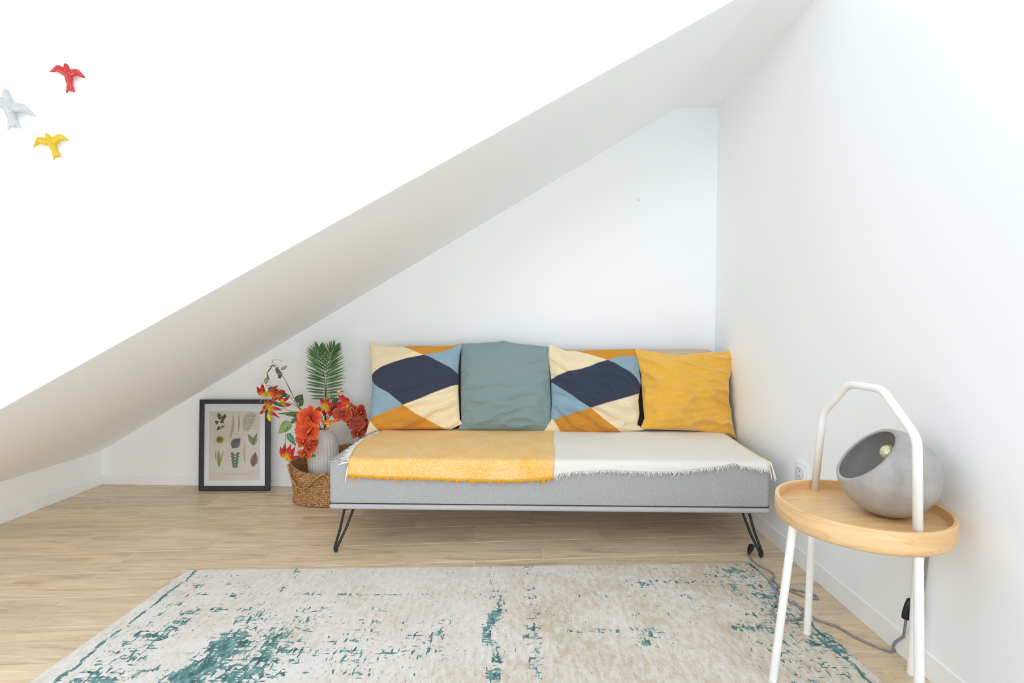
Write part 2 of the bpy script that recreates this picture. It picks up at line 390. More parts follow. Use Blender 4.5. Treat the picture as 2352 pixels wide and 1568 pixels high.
# right wall
mb = MB(); p0 = (xr(YB0), YB0); p1 = (BR.x, BR.y)
mb.prism([(p0[0], p0[1], -.06), (p1[0], p1[1], -.06), (p1[0], p1[1], ZT), (p0[0], p0[1], ZT)], (T, 0, 0)); wall_right = struct(mb.build('wall_right', M['wall'], smooth=False))
# left wall: low knee wall in the alcove, full height with a window opening in the room
mb = MB()
def wallpiece(y0, y1, z0, z1): mb.prism([(XL, y0, z0), (XL, y1, z0), (XL, y1, z1), (XL, y0, z1)], (-T, 0, 0))
wallpiece(.75, BL.y, -.06, ZK+.02); wallpiece(yf(XL), BL.y, ZK+.02, .6)
wallpiece(.75, yf(XL), ZK+.02, ZT)
wall_left = struct(mb.build('wall_left', M['wall'], smooth=False))
# soffit and flat strip of the alcove
def zs(x): return ZK+(ZF-ZK)*(x-XL)/(FX-XL)
mb = MB(); e = .006
poly = lambda x0, x1, z0, z1: [(x0, yf(x0)+e, z0), (x1, yf(x1)+e, z1), (x1, yb(x1)+.02, z1), (x0, yb(x0)+.02, z0)]
mb.prism(poly(XL-.05, FX, zs(XL-.05), ZF), (0, 0, .06)); soff = struct(mb.build('ceiling', M['wall'], smooth=False))
mb = MB(); mb.prism(poly(FX, xr(2.7)+.03, ZF, ZF), (0, 0, .06)); struct(mb.build('ceiling', M['wall'], smooth=False))
# front wall above the alcove
mb = MB(); xx = xr(1.7)+.02
f0 = [(XL-.05, yf(XL-.05), zs(XL-.05)), (FX, yf(FX), ZF), (xx, yf(xx), ZF), (xx, yf(xx), ZT), (XL-.05, yf(XL-.05), ZT)]
b0 = [(p[0], p[1]+.07, p[2]+(.03 if i < 3 else 0)) for i, p in enumerate(f0)]
n = 5
for p in f0+b0: mb.vert(p)
mb.f.append(tuple(range(n))); mb.f.append(tuple(range(2*n-1, n-1, -1)))
for i in range(n): mb.f.append((i, n+i, n+(i+1) % n, (i+1) % n))
wall_front = struct(mb.build('wall_front', M['wall'], smooth=False))
# baseboards: flush strips with a fine joint on top, in lengths
def strip(name, a, b, h, th=.0035, cuts=()):
    a = Vector(a); b = Vector(b); d = (b-a); L = d.length; d.normalize(); n = Vector((d.y, -d.x, 0))
    if name == 'baseboard_left': n = Vector((1, 0, 0))
    mb = MB(); base = None
    seg = [0]+list(cuts)+[L]
    root = None
    for i in range(len(seg)-1):
        p = a+d*(seg[i]+.0006); q = a+d*(seg[i+1]-.0006); mb = MB()
        prof = [(0, 0), (th, 0), (th, h-.002), (th-.002, h), (0, h)]
        rows = [[P+n*o_+Vector((0, 0, z)) for o_, z in prof] for P in (p, q)]
        mb.grid(rows, None, True); mb.f.append((0, 1, 2, 3, 4)); mb.f.append((9, 8, 7, 6, 5))
        if root is None: root = struct(mb.build(name, M['base'], smooth=False))
        else: mb.build('baseboard_length', M['base'], root, smooth=False)
    return root
strip('baseboard_back', (BL.x, BL.y, .0005), (BR.x, BR.y, .0005), .057, cuts=(1.15, 2.3))
strip('baseboard_left', (XL, yf(XL)-.6, .0005), (XL, BL.y-.006, .0005), .058, cuts=(.85,))
strip('baseboard_right', (BR.x, BR.y-.006, .0005), (xr(.2), .2, .0005), .066, cuts=(.52, 1.04, 1.56))
# little plaster marks
def mark(name, pts, r, parent, c):
    mb = MB(); mb.col = c; mb.ring_tube(pts, r, segs=5); return mb.build(name, M['vflat'], parent, vcol=True)
wfn = Vector((.0864, -1, 0)).normalized(); wfp = Vector((-1.522, 1.481, 1))
W = lambda u, v, off=.0: onpl(u, v, wfp+wfn*off, wfn)
mark('plaster_scratch', [W(1024, 285), W(1031, 287)], .0004, wall_front, (214, 214, 214))
mark('plaster_scratch', [W(1046, 289), W(1056, 290), W(1070, 290)], .0004, wall_front, (222, 222, 222))
mb = MB(); mb.col = (232, 232, 232); cc = at(1467, 459, yb(.68)-.0005); mb.lathe([(.0001, .0003), (.008, .0003), (.0085, 0), (.0001, 0)], cc, (0, -1, 0), 16); mb.build('filled_hole', M['vflat'], wall_back, vcol=True)

# ------------------------------------------------------------------ sofa
SA = -.0275; sx_ = Vector((math.cos(SA), math.sin(SA), 0)); sy_ = Vector((-math.sin(SA), math.cos(SA), 0)); S0 = Vector((-.714, 1.932, 0))
def S(s, t, z): return S0+sx_*s+sy_*t+Vector((0, 0, z))
SL, SZ0, SZ1, SD = 1.697, .178, .372, .70
sofa = thing('sofa_bed', 'light grey fabric sofa bed on black hairpin legs against the back wall', 'sofa', S(SL/2, SD/2, 0))
rb = lambda name, lo, hi, r, m, seg=3, **k: rbox(name, lo, hi, r, m, sofa, seg, SA, S0, **k)
rb('seat', (0, 0, SZ0+.014), (SL, SD, SZ1), .016, M['sofa'], 4)
rb('base_band', (-.001, -.002, SZ0), (SL+.001, SD, SZ0+.025), .0115, M['band'], 6)
mb = MB(); r = .012
def rrect(o_, z):
    pts = []
    for cx, cy, a0 in ((SL-r+o_, SD-r, 0), (r-o_, SD-r, 90), (r-o_, r-o_, 180), (SL-r+o_, r-o_, 270)):
        for k in range(5):
            a = math.radians(a0+22.5*k); pts.append(S(cx+math.cos(a)*r, cy+math.sin(a)*r, z))
    return pts
mb.ring_tube(rrect(-.001, SZ1-.006), .0032, closed=True); lab(mb.build('piping', M['band'], sofa), 'piping around the top edge of the seat')
mb = MB(); mb.ring_tube(rrect(.0005, SZ0+.0255), .0018, closed=True); lab(mb.build('seam', M['metal'], sofa), 'dark seam above the base band')
# backrest, leaning back, rounded top corners
def backjit(c):
    f = (c.z-SZ1)/.40; return Vector((c.x, c.y+.075*f, c.z))
rb('backrest', (.02, .575, SZ1+.002), (SL+.035, .665, .762), .035, M['darkfab'], 5, jit=backjit)
mb = MB()
rows = []
def arc_x(s):       # top height of backrest along s
    lo_, hi_ = .02, SL+.035; rr = .05
    d = hi_-s; return .768-(rr-math.sqrt(max(rr*rr-(rr-min(d, rr))**2, 0)))
sl = [.945+(SL+.035-.0005-.945)*i/70 for i in range(71)]
prof = []
for s in sl:
    zt = arc_x(s); row = []
    for k in range(15):
        a = PI*k/14; tt = .652+.006-.049*math.cos(a); row.append(S(s, tt, zt-.045+.05*math.sin(a)))
    tf = .609; row = [S(s, tf+.002, zt-.050)]+row+[S(s, .71, zt-.12)]
    rows.append(row)
mb.grid(rows); bc = mb.build('back_cover', M['tweed'], sofa); lab(bc, 'beige tweed cover over the top of the backrest')
# hairpin legs
def hairpin(foot, ta, tb, plate):
    mb = MB(); foot = Vector(foot); zf = .005
    a = Vector(ta); b = Vector(tb); f1 = foot+Vector((-.004, 0, zf+.004)); f2 = foot+Vector((.004, 0, zf+.004))
    pa = (a-foot).normalized(); pb = (b-foot).normalized()
    pts = [a+plate*.6, a+plate*.25+Vector((0, 0, .0)), a+(foot-a)*.03, a+(foot-a)*.5+Vector((-.002, 0, 0)), f1+Vector((-.001, 0, .012)), f1, foot+Vector((0, 0, zf)), f2, f2+Vector((.001, 0, .012)), b+(foot-b)*.5+Vector((.002, 0, 0)), b+(foot-b)*.03, b+plate*.25, b+plate*.6]
    mb.ring_tube(pts, .0052, segs=10); o = mb.build('leg', M['metal'], sofa); return o
zl = SZ0-.004
hairpin(S(.018, .018, 0), S(.050, .03, zl), S(.075, .085, zl), sx_*.045)
hairpin(S(SL-.022, .018, 0), S(SL-.085, .05, zl), S(SL-.05, .075, zl), -sx_*.045)
hairpin(S(.018, SD-.03, 0), S(.050, SD-.06, zl), S(.075, SD-.09, zl), sx_*.045)
hairpin(S(SL-.022, SD-.03, 0), S(SL-.085, SD-.06, zl), S(SL-.05, SD-.09, zl), -sx_*.045)

# ------------------------------------------------------------------ throw
throw = thing('throw_blanket', 'woven throw, yellow half and cream half, with frayed edges, spread over the grey sofa seat', 'blanket', S(SL/2, .3, SZ1))
def interp(x, tab):
    for (a, b), (c, d) in zip(tab, tab[1:]):
        if x <= c: return b+(d-b)*max(0, (x-a))/(c-a)
    return tab[-1][1]
# px of front hem -> drop below the seat top, as function of px x
hem = [(797, 1088), (850, 1092), (950, 1095), (1050, 1099), (1150, 1101), (1230, 1099), (1268, 1094), (1290, 1086), (1320, 1083), (1400, 1079), (1500, 1083), (1560, 1082), (1640, 1073), (1675, 1068), (1690, 1063), (1710, 1070), (1740, 1075), (1770, 1080)]
def hem_z(s):
    p = S(s, -.006, .33); u = 1176+FPX*p.x/p.y
    v = interp(u, hem); q = at(u, v, p.y); return q.z
def throw_pt(s, b):                  # b: 0 at the back .. 1 hem
    zt = SZ1+.006
    hz = hem_z(s); flat = .615; R_ = .024; arc = R_*PI/2; drop = (zt-R_)-hz; tot = flat-R_+arc+drop
    d = b*tot
    n1 = noise.noise(Vector((s*7, d*9, 0)))*.0022+noise.noise(Vector((s*22, d*14, 4)))*.0010
    if d < flat-R_: return S(s, flat-d, zt+n1)
    d -= flat-R_
    if d < arc:
        a = d/R_; return S(s, R_-R_*math.sin(a)-.0085, zt-R_+R_*math.cos(a)+n1*(1-a/1.57))
    d -= arc
    wv = (noise.noise(Vector((s*26, 0, 9)))+.5)*.004*d/.05
    return S(s, -.0085-wv, zt-R_-d)
LB = []
for u_, v_ in ((885, 985), (868, 996), (850, 1004), (832, 1014), (818, 1026), (808, 1040), (801, 1055)):
    p_ = fl(u_, v_, SZ1+.006)-S0; LB.append((p_.dot(sy_), p_.dot(sx_)))
LB.sort()
def sleft(b):
    d = b*.68; t_ = .615-d
    return interp(t_, LB) if t_ > LB[0][0] else LB[0][1]-.004*min(1, (LB[0][0]-t_)/.05)
def sright(b): return 1.715-.03*b+.004*math.sin(b*7)
def ssplit(b): return .905-.028*b+.003*math.sin(b*11)
for nm, lo_, hi_, mt, lb in (('yellow_panel', sleft, ssplit, 'throw_y', 'yellow melange half of the throw'), ('cream_panel', ssplit, sright, 'throw_w', 'cream half of the throw')):
    mb = MB(); nb, na = 110, 90
    rows = []
    for i in range(nb+1):
        b = i/nb; a0, a1 = lo_(b), hi_(b)
        rows.append([throw_pt(a0+(a1-a0)*j/na, b) for j in range(na+1)])
    mb.grid(rows); o = lab(mb.build(nm, M[mt], throw), lb)
    md = o.modifiers.new('thickness', 'SOLIDIFY'); md.thickness = .002; md.offset = 1
# trims
mb = MB(); mb.ring_tube([throw_pt(sleft(b/60), b/60)+Vector((-.001, 0, .001)) for b in range(61)], .0022, segs=6); lab(mb.build('edge_trim', M['yarn_y'], throw), 'bright yellow selvedge at the left end')
mb = MB(); mb.ring_tube([throw_pt(sright(b/60), b/60)+Vector((0, 0, .0015)) for b in range(61)], .005, .0018, nrm=(0, -.6, .8), segs=6); lab(mb.build('edge_trim', M['yarn_p'], throw), 'pale yellow stripe at the right end')
def strands(name, mt, s0, s1, n, l0, l1, rad, spread, lb, out=.004):
    mb = MB(); rnd = random.Random(5)
    for i in range(n):
        s = s0+(s1-s0)*(i+rnd.random())/n; p = throw_pt(s, 1.0)+sy_*-.001
        clump = .5+.9*abs(noise.noise(Vector((s*45, 3, 0)))); L = (l0+(l1-l0)*rnd.random()**2)*clump
        if rnd.random() < .03: L *= 1.8
        dx = (noise.noise(Vector((s*60, 7, 1)))*1.4+rnd.uniform(-.5, .5))*spread
        pts = [p+sx_*(dx*L*t)-Vector((0, 0, L*t))-sy_*(out*math.sin(t*2)*rnd.uniform(.4, 1.3)) for t in (0, .35, .7, 1)]
        mb.ring_tube(pts, [rad, rad*.9, rad*.6, rad*.15], segs=4, cap=False)
    return lab(stuff(mb.build(name, M[mt], throw)), lb)
strands('fringe', 'yarn_y', sleft(1), ssplit(1), 1000, .010, .028, .0013, .8, 'frayed yellow fringe along the front hem')
strands('fringe', 'yarn_w', ssplit(1), sright(1), 330, .011, .032, .0011, 1.2, 'frayed cream fringe along the front hem')
def tassels(name, side, lb):
    mb = MB(); rnd = random.Random(3); n = 80
    for i in range(n):
        b = .02+.97*((i+rnd.random())/n)**.8; s = sleft(b) if side < 0 else sright(b); p = throw_pt(s, b)
        L = rnd.uniform(.035, .05); pts = []
        fz = p.z < SZ1-.01
        q = Vector(p)
        for k in range(7):
            t = k/6; pts.append(Vector(q))
            ds = side*L/6*(math.cos(t*.8)); sn = (q-S0).dot(sx_)
            if fz: q = q+sx_*(side*L/6*.35*(1-t))-Vector((0, 0, L/6*1.0))-sy_*.0006
            else:
                over = sn < .004 or sn > SL
                q = q+sx_*(ds*(.35 if over else .75))+sy_*(-L/6*(.45+.5*math.sin(i*.7)))
                if over: q.z -= L/6*1.1
                else: q.z = max(q.z-.0012, SZ1+.002)
                if (q-S0).dot(sy_) < -.002: q = q-Vector((0, 0, L/6))
        mb.ring_tube(pts, [.0016, .0019, .0019, .0018, .0018, .0016, .0011], segs=5)
    return lab(stuff(mb.build(name, M['yarn_w'], throw)), lb)
tassels('tassels', -1, 'white tassels at the left end'); tassels('tassels', 1, 'white tassels at the right end')

# ------------------------------------------------------------------ cushions
def coons(top, right, bottom, left, n):
    def res(pl):
        pl = [np.array(p, float) for p in pl]; d = [0]
        for a, b in zip(pl, pl[1:]): d.append(d[-1]+np.linalg.norm(b-a))
        return [np.array([np.interp(t*d[-1], d, [p[0] for p in pl]), np.interp(t*d[-1], d, [p[1] for p in pl])]) for t in np.linspace(0, 1, n+1)]
    t, r_, b, l = res(top), res(right), res(bottom), res(left)
    G = np.zeros((n+1, n+1, 2))
    for i in range(n+1):
        v = i/n
        for j in range(n+1):
            u = j/n
            G[i, j] = (1-v)*t[j]+v*b[j]+(1-u)*l[i]+u*r_[i]-((1-u)*(1-v)*t[0]+u*(1-v)*t[-1]+(1-u)*v*b[0]+u*v*b[-1])
    return G
CUP = S(0, .525, SZ1+.006)             # cushion mid-plane foot
lean = math.radians(15)
cun = (-sy_*math.cos(lean)+Vector((0, 0, 1))*math.sin(lean)).normalized()
def cushion(label, out, colf, mt, thick=.055, back=0.0, seed=0, wr=1.0, dirs=((.9, .4, 1),), group=None):
    n = 170; G = coons(*out, n)
    P0 = CUP+sy_*back
    h = np.zeros((n+1, n+1))
    pts = [[onpl(G[i, j, 0], G[i, j, 1], P0, cun) for j in range(n+1)] for i in range(n+1)]
    front, bk, cols = [], [], []
    def ssc(i, j, u, v):
        x, y = G[i, j]; q = G[min(i+1, n), min(j+1, n)]-G[max(i-1, 0), max(j-1, 0)]; hx, hy = abs(q[0])*.22, abs(q[1])*.22
        cs = [colf(x+a*hx, y+b_*hy, u, v) for a in (-1, 0, 1) for b_ in (-1, 0, 1)]
        if all(c == cs[0] for c in cs): return cs[0]
        return tuple(round(sum(c[k] for c in cs)/9) for k in range(3))
    for i in range(n+1):
        fr, br, cr = [], [], []
        for j in range(n+1):
            u = 2*j/n-1; v = 2*i/n-1
            e = max(0, (1-u*u))**.55*max(0, (1-v*v))**.5
            p = pts[i][j]; u3, v3 = u, v
            W_ = 0
            for a, b_, amp in dirs:
                q = noise.noise(Vector((u*a*2.2+seed, v*b_*2.2, seed)))*.35
                ph = (u*math.sin(b_)+v*math.cos(b_))*3.2*a+q*4
                wx_ = u*a*1.0+seed*3+.25*noise.noise(Vector((u*2, v*2, seed+20))); wy_ = (v+u*math.tan(b_)*.6)*a*2.4+.3*noise.noise(Vector((u*1.3, v*1.3, seed+30)))
                ridge = 1-abs(noise.noise(Vector((wx_, wy_, seed*7+1))))*2.6
                env = .45+.55*min(1, max(0, (v+.2)*1.2)+max(0, abs(u)-.4)*1.2)
                W_ += 1.7*amp*env*(max(0, ridge)**1.7*.012+noise.noise(Vector((u*2.2+seed, v*7.5+u*1.5, seed)))*.0045)
            W_ += noise.noise(Vector((u*1.6, v*1.6, seed+9)))*.008
            edge = math.exp(-((1-abs(u))/.16)**2)+math.exp(-((1-abs(v))/.16)**2)
            pk = noise.noise(Vector((u*7, v*7, seed+3)))*.0075*edge
            hh = thick*e + (W_*wr + pk)*min(1, e*2.2)
            fr.append(p+cun*max(hh, .0005)); br.append(p-cun*(thick*.6*e+.0005)); cr.append(ssc(i, j, u, v))
        front.append(fr); bk.append(br); cols.append(cr)
    mb = MB(); b0 = mb.grid(front, cols); b1 = mb.grid(bk, cols); m = n+1
    rim = [j for j in range(n)]
    for j in range(n):
        mb.f.append((b0+j, b0+j+1, b1+j+1, b1+j)); mb.f.append((b0+n*m+j, b0+n*m+j+1, b1+n*m+j+1, b1+n*m+j))
        mb.f.append((b0+j*m, b0+(j+1)*m, b1+(j+1)*m, b1+j*m)); mb.f.append((b0+j*m+n, b0+(j+1)*m+n, b1+(j+1)*m+n, b1+j*m+n))
    o = mb.build('cushion', M[mt], vcol=True); tag(o, label, 'cushion', group); return o
CREAM, NAVY, SKY, OCH = (234, 217, 182), (58, 65, 82), (140, 168, 184), (204, 142, 56)
def pat(A, B, C, D, E):
    def f(x, y, u, v):
        a, b, c, d = (np.interp(x, [p[0] for p in q], [p[1] for p in q]) for q in (A, B, C, D))
        if E[0][0]-60 < x < E[1][0] and y > E[0][1] and (y-E[0][1])/(E[1][1]-E[0][1]) > (x-E[0][0])/(E[1][0]-E[0][0]): return CREAM
        if y < a: return OCH if y < b else CREAM
        if y < b: return SKY
        if y < c: return NAVY if y < d else SKY
        return CREAM if y < d else OCH
    return f
z4 = lambda l: [(820+x/5.113, 760+y/5.113) for x, y in l]
z5 = lambda l: [(1240+x/4.9, 770+y/4.9) for x, y in l]
f1 = pat(z4([(100, 560), (178, 520), (210, 482), (300, 430), (450, 380), (600, 335), (800, 293), (1000, 258), (1100, 215), (1245, 150)]),
         z4([(100, 100), (500, 170), (590, 205), (700, 255), (800, 293), (870, 320), (1000, 390), (1120, 450), (1195, 515), (1260, 600)]),
         z4([(100, 1060), (150, 1040), (300, 975), (570, 880), (800, 790), (1195, 630), (1260, 610)]),
         z4([(100, 470), (178, 545), (190, 590), (230, 640), (300, 685), (400, 735), (570, 880), (700, 970), (1020, 1145), (1250, 1230)]), z4([(150, 1040), (265, 1170)]))
f3 = pat(z5([(60, 540), (122, 500), (200, 460), (300, 420), (450, 395), (560, 360), (640, 325), (750, 288), (850, 262), (920, 250), (1060, 240), (1200, 220)]),
         z5([(60, 60), (300, 150), (400, 178), (560, 225), (750, 288), (850, 340), (980, 410), (1080, 490), (1130, 560), (1200, 640)]),
         z5([(60, 960), (170, 950), (300, 905), (560, 825), (750, 765), (950, 710), (1110, 658), (1200, 620)]),
         z5([(60, 480), (130, 530), (300, 650), (400, 720), (560, 825), (700, 940), (900, 1090), (1000, 1150)]), z5([(145, 940), (225, 1075)]))
cushion('patterned cushion in navy, sky blue, ochre and cream, leftmost on the sofa',
        ([(848, 787), (868, 793), (890, 796), (925, 796), (955, 794), (985, 794), (1010, 795), (1040, 793), (1063, 788)],
         [(1063, 788), (1056, 815), (1053, 850), (1053, 900), (1055, 940), (1056, 962), (1062, 973)],
         [(840, 998), (875, 988), (920, 986), (980, 985), (1035, 986), (1062, 973)],
         [(848, 787), (851, 820), (854, 850), (855, 890), (852, 930), (849, 965), (840, 998)]), f1, 'cushion', .052, -.006, 1, 1.0, ((1, .5, 1),))
cushion('patterned cushion in navy, sky blue, ochre and cream, between the teal and the mustard cushion',
        ([(1261, 789), (1280, 797), (1300, 806), (1340, 806), (1400, 802), (1460, 801)],
         [(1460, 801), (1467, 835), (1472, 880), (1466, 920), (1469, 950), (1464, 975), (1482, 987)],
         [(1249, 989), (1290, 991), (1340, 993), (1380, 994), (1430, 993), (1482, 987)],
         [(1261, 789), (1259, 820), (1263, 850), (1266, 880), (1267, 930), (1265, 965), (1249, 989)]), f3, 'cushion', .052, -.004, 4, 1.1, ((1.2, -.5, 1),))
cushion('plain teal linen cushion between the two patterned cushions',
        ([(1060, 789), (1100, 788), (1140, 785), (1157, 782), (1175, 787), (1200, 790), (1240, 794), (1262, 797)],
         [(1262, 797), (1263, 860), (1266, 920), (1266, 960), (1262, 988)],
         [(1052, 987), (1120, 987), (1200, 989), (1262, 988)],
         [(1060, 789), (1058, 840), (1058, 900), (1059, 965), (1052, 987)]), lambda x, y, u, v: (130, 151, 152), 'teal', .060, .006, 8, .8, ((1.4, .1, .9),))
cushion('plain mustard yellow velvet cushion at the right end of the sofa',
        ([(1457, 801), (1500, 808), (1540, 814), (1565, 816), (1600, 811), (1650, 808), (1685, 804)],
         [(1685, 804), (1681, 840), (1673, 880), (1674, 920), (1680, 950), (1683, 980), (1692, 1007)],
         [(1470, 985), (1500, 986), (1550, 987), (1600, 989), (1640, 994), (1670, 1000), (1692, 1007)],
         [(1457, 801), (1465, 830), (1472, 860), (1474, 890), (1477, 930), (1480, 960), (1470, 985)]), lambda x, y, u, v: (231, 180, 74), 'mustard', .055, -.012, 12, 1.5, ((1.1, -.55, 1.1),))

# ------------------------------------------------------------------ rug
RZ = .007
rl = lambda t: fl(430, 1308, RZ).lerp(fl(65, 1568, RZ), t); 
A_ = fl(431, 1309, RZ); B_ = fl(1728, 1293, RZ); C_ = fl(66, 1568, RZ); D_ = fl(2012, 1552, RZ)
dl = (C_-A_)/abs(C_.y-A_.y); dr = (D_-B_)/abs(D_.y-B_.y)
def rugpt(a, d): return (A_+dl*d).lerp(B_+dr*d, a)
rnd = random.Random(11)
blobs = []      # (x, y, rx, ry, strength)
def blob(u, v, rx, ry, s): p = fl(u, v, RZ); blobs.append((p.x, p.y, rx, ry, s))
for v_, s_ in ((1568, 1.0), (1545, 1.0), (1530, .9), (1500, .8), (1480, .95), (1460, .8), (1440, .55), (1420, .6), (1400, .3)):
    x_ = -.78+.02*math.sin(v_*.3)-(.03 if v_ > 1500 else 0); y_ = fl(600, v_, RZ).y; blobs.append((x_, y_,   .075, .038, s_*.76))
    blobs.append((x_+.13, y_-.02, .06, .05, s_*.47)); blobs.append((-1.0, y_-.01, .05, .03, .45))
for v_ in range(1400, 1568, 24): y_ = fl(600, v_, RZ).y; blobs.append((-.62, y_, .09, .03, .34)); blobs.append((-.45, y_, .1, .02, .3))
for v_ in range(1300, 1568, 18):
    y_ = fl(600, v_, RZ).y; blobs.append((-.055+.02*math.sin(v_), y_, .018, .03, .34+.3*(v_ > 1400))); blobs.append((.06, y_, .03, .022, .30+.1*(v_ > 1430)))
for v_ in range(1300, 1568, 22):
    y_ = fl(600, v_, RZ).y; blobs.append((-1.08, y_, .03, .02, .42)); blobs.append((.83, y_, .05, .03, .27)); blobs.append((.74, y_, .06, .02, .22)); blobs.append((-.98, y_, .05, .018, .24))
for (u, v, rx, ry, s_) in ((1690, 1310, .05, .02, .5), (1730, 1315, .03, .03, .35), (1600, 1335, .2, .012, .36), (1450, 1368, .25, .008, .3), (850, 1365, .4, .008, .36), (700, 1362, .08, .012, .4), (480, 1365, .18, .008, .36),
    (900, 1430, .2, .02, .3), (830, 1500, .25, .02, .3), (980, 1460, .08, .05, .34), (1000, 1490, .05, .03, .35), (360, 1460, .06, .015, .55), (300, 1450, .03, .06, .3), (520, 1400, .1, .012, .42), (1290, 1450, .25, .01, .26), (1490, 1450, .06, .03, .42),
    (1480, 1475, .03, .02, .5), (1900, 1480, .08, .05, .35), (1720, 1440, .06, .02, .38), (1480, 1340, .06, .02, .3), (240, 1560, .06, .02, .6), (330, 1540, .08, .015, .5), (430, 1500, .1, .01, .42), (680, 1310, .015, .03, .5), (650, 1350, .012, .03, .6), (600, 1410, .02, .04, .5), (1140, 1540, .02, .06, .4)):
    blob(u, v, rx, ry, s_)
na, nd = 260, 200; DEP = 1.25
tt = np.linspace(0, 1, na+1); dd = np.linspace(0, DEP, nd+1)
rows, cols = [], []
BX = np.array(blobs)
for i in range(nd+1):
    row, cr = [], []
    for j in range(na+1):
        p = rugpt(tt[j], dd[i]); row.append(p)
        d2 = ((p.x-BX[:, 0])/BX[:, 2])**2+((p.y-BX[:, 1])/BX[:, 3])**2
        dn = float((BX[:, 4]*np.exp(-d2)).max())
        wig = -1.145+.012*noise.noise(Vector((0, p.y*9, 2)))+.006*noise.noise(Vector((0, p.y*30, 5)))
        dn = max(dn, .95*math.exp(-((p.x-wig)/.0045)**2))
        wr_ = .893+.008*noise.noise(Vector((3, p.y*9, 2)))
        dn = max(dn, .6*math.exp(-((p.x-wr_)/.006)**2)*(noise.noise(Vector((1, p.y*8, 0))) > -.15))
        # photo: further forward, the pattern simply continues
        if p.y < 1.2: dn = max(dn, .3+.35*noise.noise(Vector((p.x*6, p.y*3, 8))))
        dn = max(0.0, min(1.0, dn+.14*noise.noise(Vector((p.x*5, p.y*5, 0)))+.115+(.10 if p.x > .55 else 0)*min(1, (p.x-.55)*6 if p.x > .55 else 0)))
        bg = min(1, max(0, .25+.5*(p.x+.2)+.5*noise.noise(Vector((p.x*3, p.y*3, 4)))))  # random beige patches, plus painted-in window light: cooler left, warmer right
        cr.append((dn, bg))
    rows.append(row); cols.append(cr)
mb = MB(); mb.grid(rows)
bm_ = [Vector(p) for p in rows[0]]
# border loop skirt down to the floor
m = na+1
loop = [j for j in range(m)]+[i*m+na for i in range(1, nd+1)]+[nd*m+j for j in range(na-1, -1, -1)]+[i*m for i in range(nd-1, 0, -1)]
b2 = len(mb.v)
for k in loop: v = mb.v[k]; mb.vert((v[0], v[1], .0006))
nl = len(loop)
for i in range(nl): mb.f.append((loop[i], loop[(i+1) % nl], b2+(i+1) % nl, b2+i))
mb.f.append(tuple(b2+i for i in range(nl)))
rug = mb.build('rug', M['rug'], smooth=False, fix=False)
ca = rug.data.color_attributes.new('Col', 'FLOAT_COLOR', 'POINT')
flat = []
for cr in cols:
    for a, b_ in cr: flat.extend((a, b_, 0, 1))
for k in loop: i, j = divmod(k, m); a, b_ = cols[i][j]; flat.extend((a, b_, 0, 1))
ca.data.foreach_set('color', flat)
tag(rug, 'distressed off-white and teal rug lying on the tiles in front of the sofa', 'rug')

# ------------------------------------------------------------------ picture frame
fb0 = fl(460.5, 1125); fb1 = fl(622, 1125); 
fdir = (fb1-fb0).normalized(); FW = (fb1-fb0).length; ft = at(455, 917.5, 2.752); 
ln_ = ft.z; leanv = Vector((-.018, ft.y-fb0.y, ft.z)); FH = leanv.length; fup = leanv.normalized(); fn = fdir.cross(fup).normalized()
if fn.y > 0: fn = -fn
pic = thing('picture_frame', 'black framed botanical print leaning on the back wall by the basket', 'picture', fb0+fdir*FW/2)
Fp = lambda x, y, d=0: fb0+fdir*x+fup*y+fn*d+Vector((0, 0, .001))
BW, FD = .023, .020
def bar(pts4, name='frame_bar'):
    mb = MB(); q = [Fp(x, y, 0) for x, y in pts4]; mb.prism([p-fn*0.0 for p in q], fn*FD); o = mb.build(name, M['frame'], pic, smooth=False)
    md = o.modifiers.new('bevel', 'BEVEL'); md.width = .0015; md.segments = 2; return o
bar([(0, 0), (FW, 0), (FW-BW, BW), (BW, BW)]); bar([(0, FH), (BW, FH-BW), (FW-BW, FH-BW), (FW, FH)]); bar([(0, 0), (BW, BW), (BW, FH-BW), (0, FH)]); bar([(FW, 0), (FW, FH), (FW-BW, FH-BW), (FW-BW, BW)])
mb = MB(); mb.prism([Fp(.004, .004, .001), Fp(FW-.004, .004, .001), Fp(FW-.004, FH-.004, .001), Fp(.004, FH-.004, .001)], fn*.003); mb.build('backing_board', M['frame'], pic, smooth=False)
# mount with window
def planept(u, v, d): return onpl(u, v, Fp(0, 0, d), fn)
z2 = lambda x, y: (430+x/6.03, 890+y/6.03)
def w2f(u, v):
    p = planept(u, v, .008)-Fp(0, 0, .008); return p.dot(fdir), p.dot(fup)
x0, y1 = w2f(*z2(345, 322)); x1, y0 = w2f(*z2(1015, 1255))
mb = MB(); o4 = [(BW-.004, BW-.004), (FW-BW+.004, BW-.004), (FW-BW+.004, FH-BW+.004), (BW-.004, FH-BW+.004)]; i4 = [(x0, y0), (x1, y0), (x1, y1), (x0, y1)]; i5 = [(x0+.0015, y0+.0015), (x1-.0015, y0+.0015), (x1-.0015, y1-.0015), (x0+.0015, y1-.0015)]
mb.grid([[Fp(x, y, .009) for x, y in o4], [Fp(x, y, .009) for x, y in i4], [Fp(x, y, .0072) for x, y in i5]], None, True)
mb.build('mount', M['paper'], pic, smooth=False)
mb = MB(); mb.prism([Fp(x0-.01, y0-.01, .0055), Fp(x1+.01, y0-.01, .0055), Fp(x1+.01, y1+.01, .0055), Fp(x0-.01, y1+.01, .0055)], fn*.001); prn = mb.build('print', M['print'], pic, smooth=False)
mb = MB(); mb.prism([Fp(BW-.003, BW-.003, .0125), Fp(FW-BW+.003, BW-.003, .0125), Fp(FW-BW+.003, FH-BW+.003, .0125), Fp(BW-.003, FH-BW+.003, .0125)], fn*.0015); mb.build('glass_pane', M['glass'], pic, smooth=False)
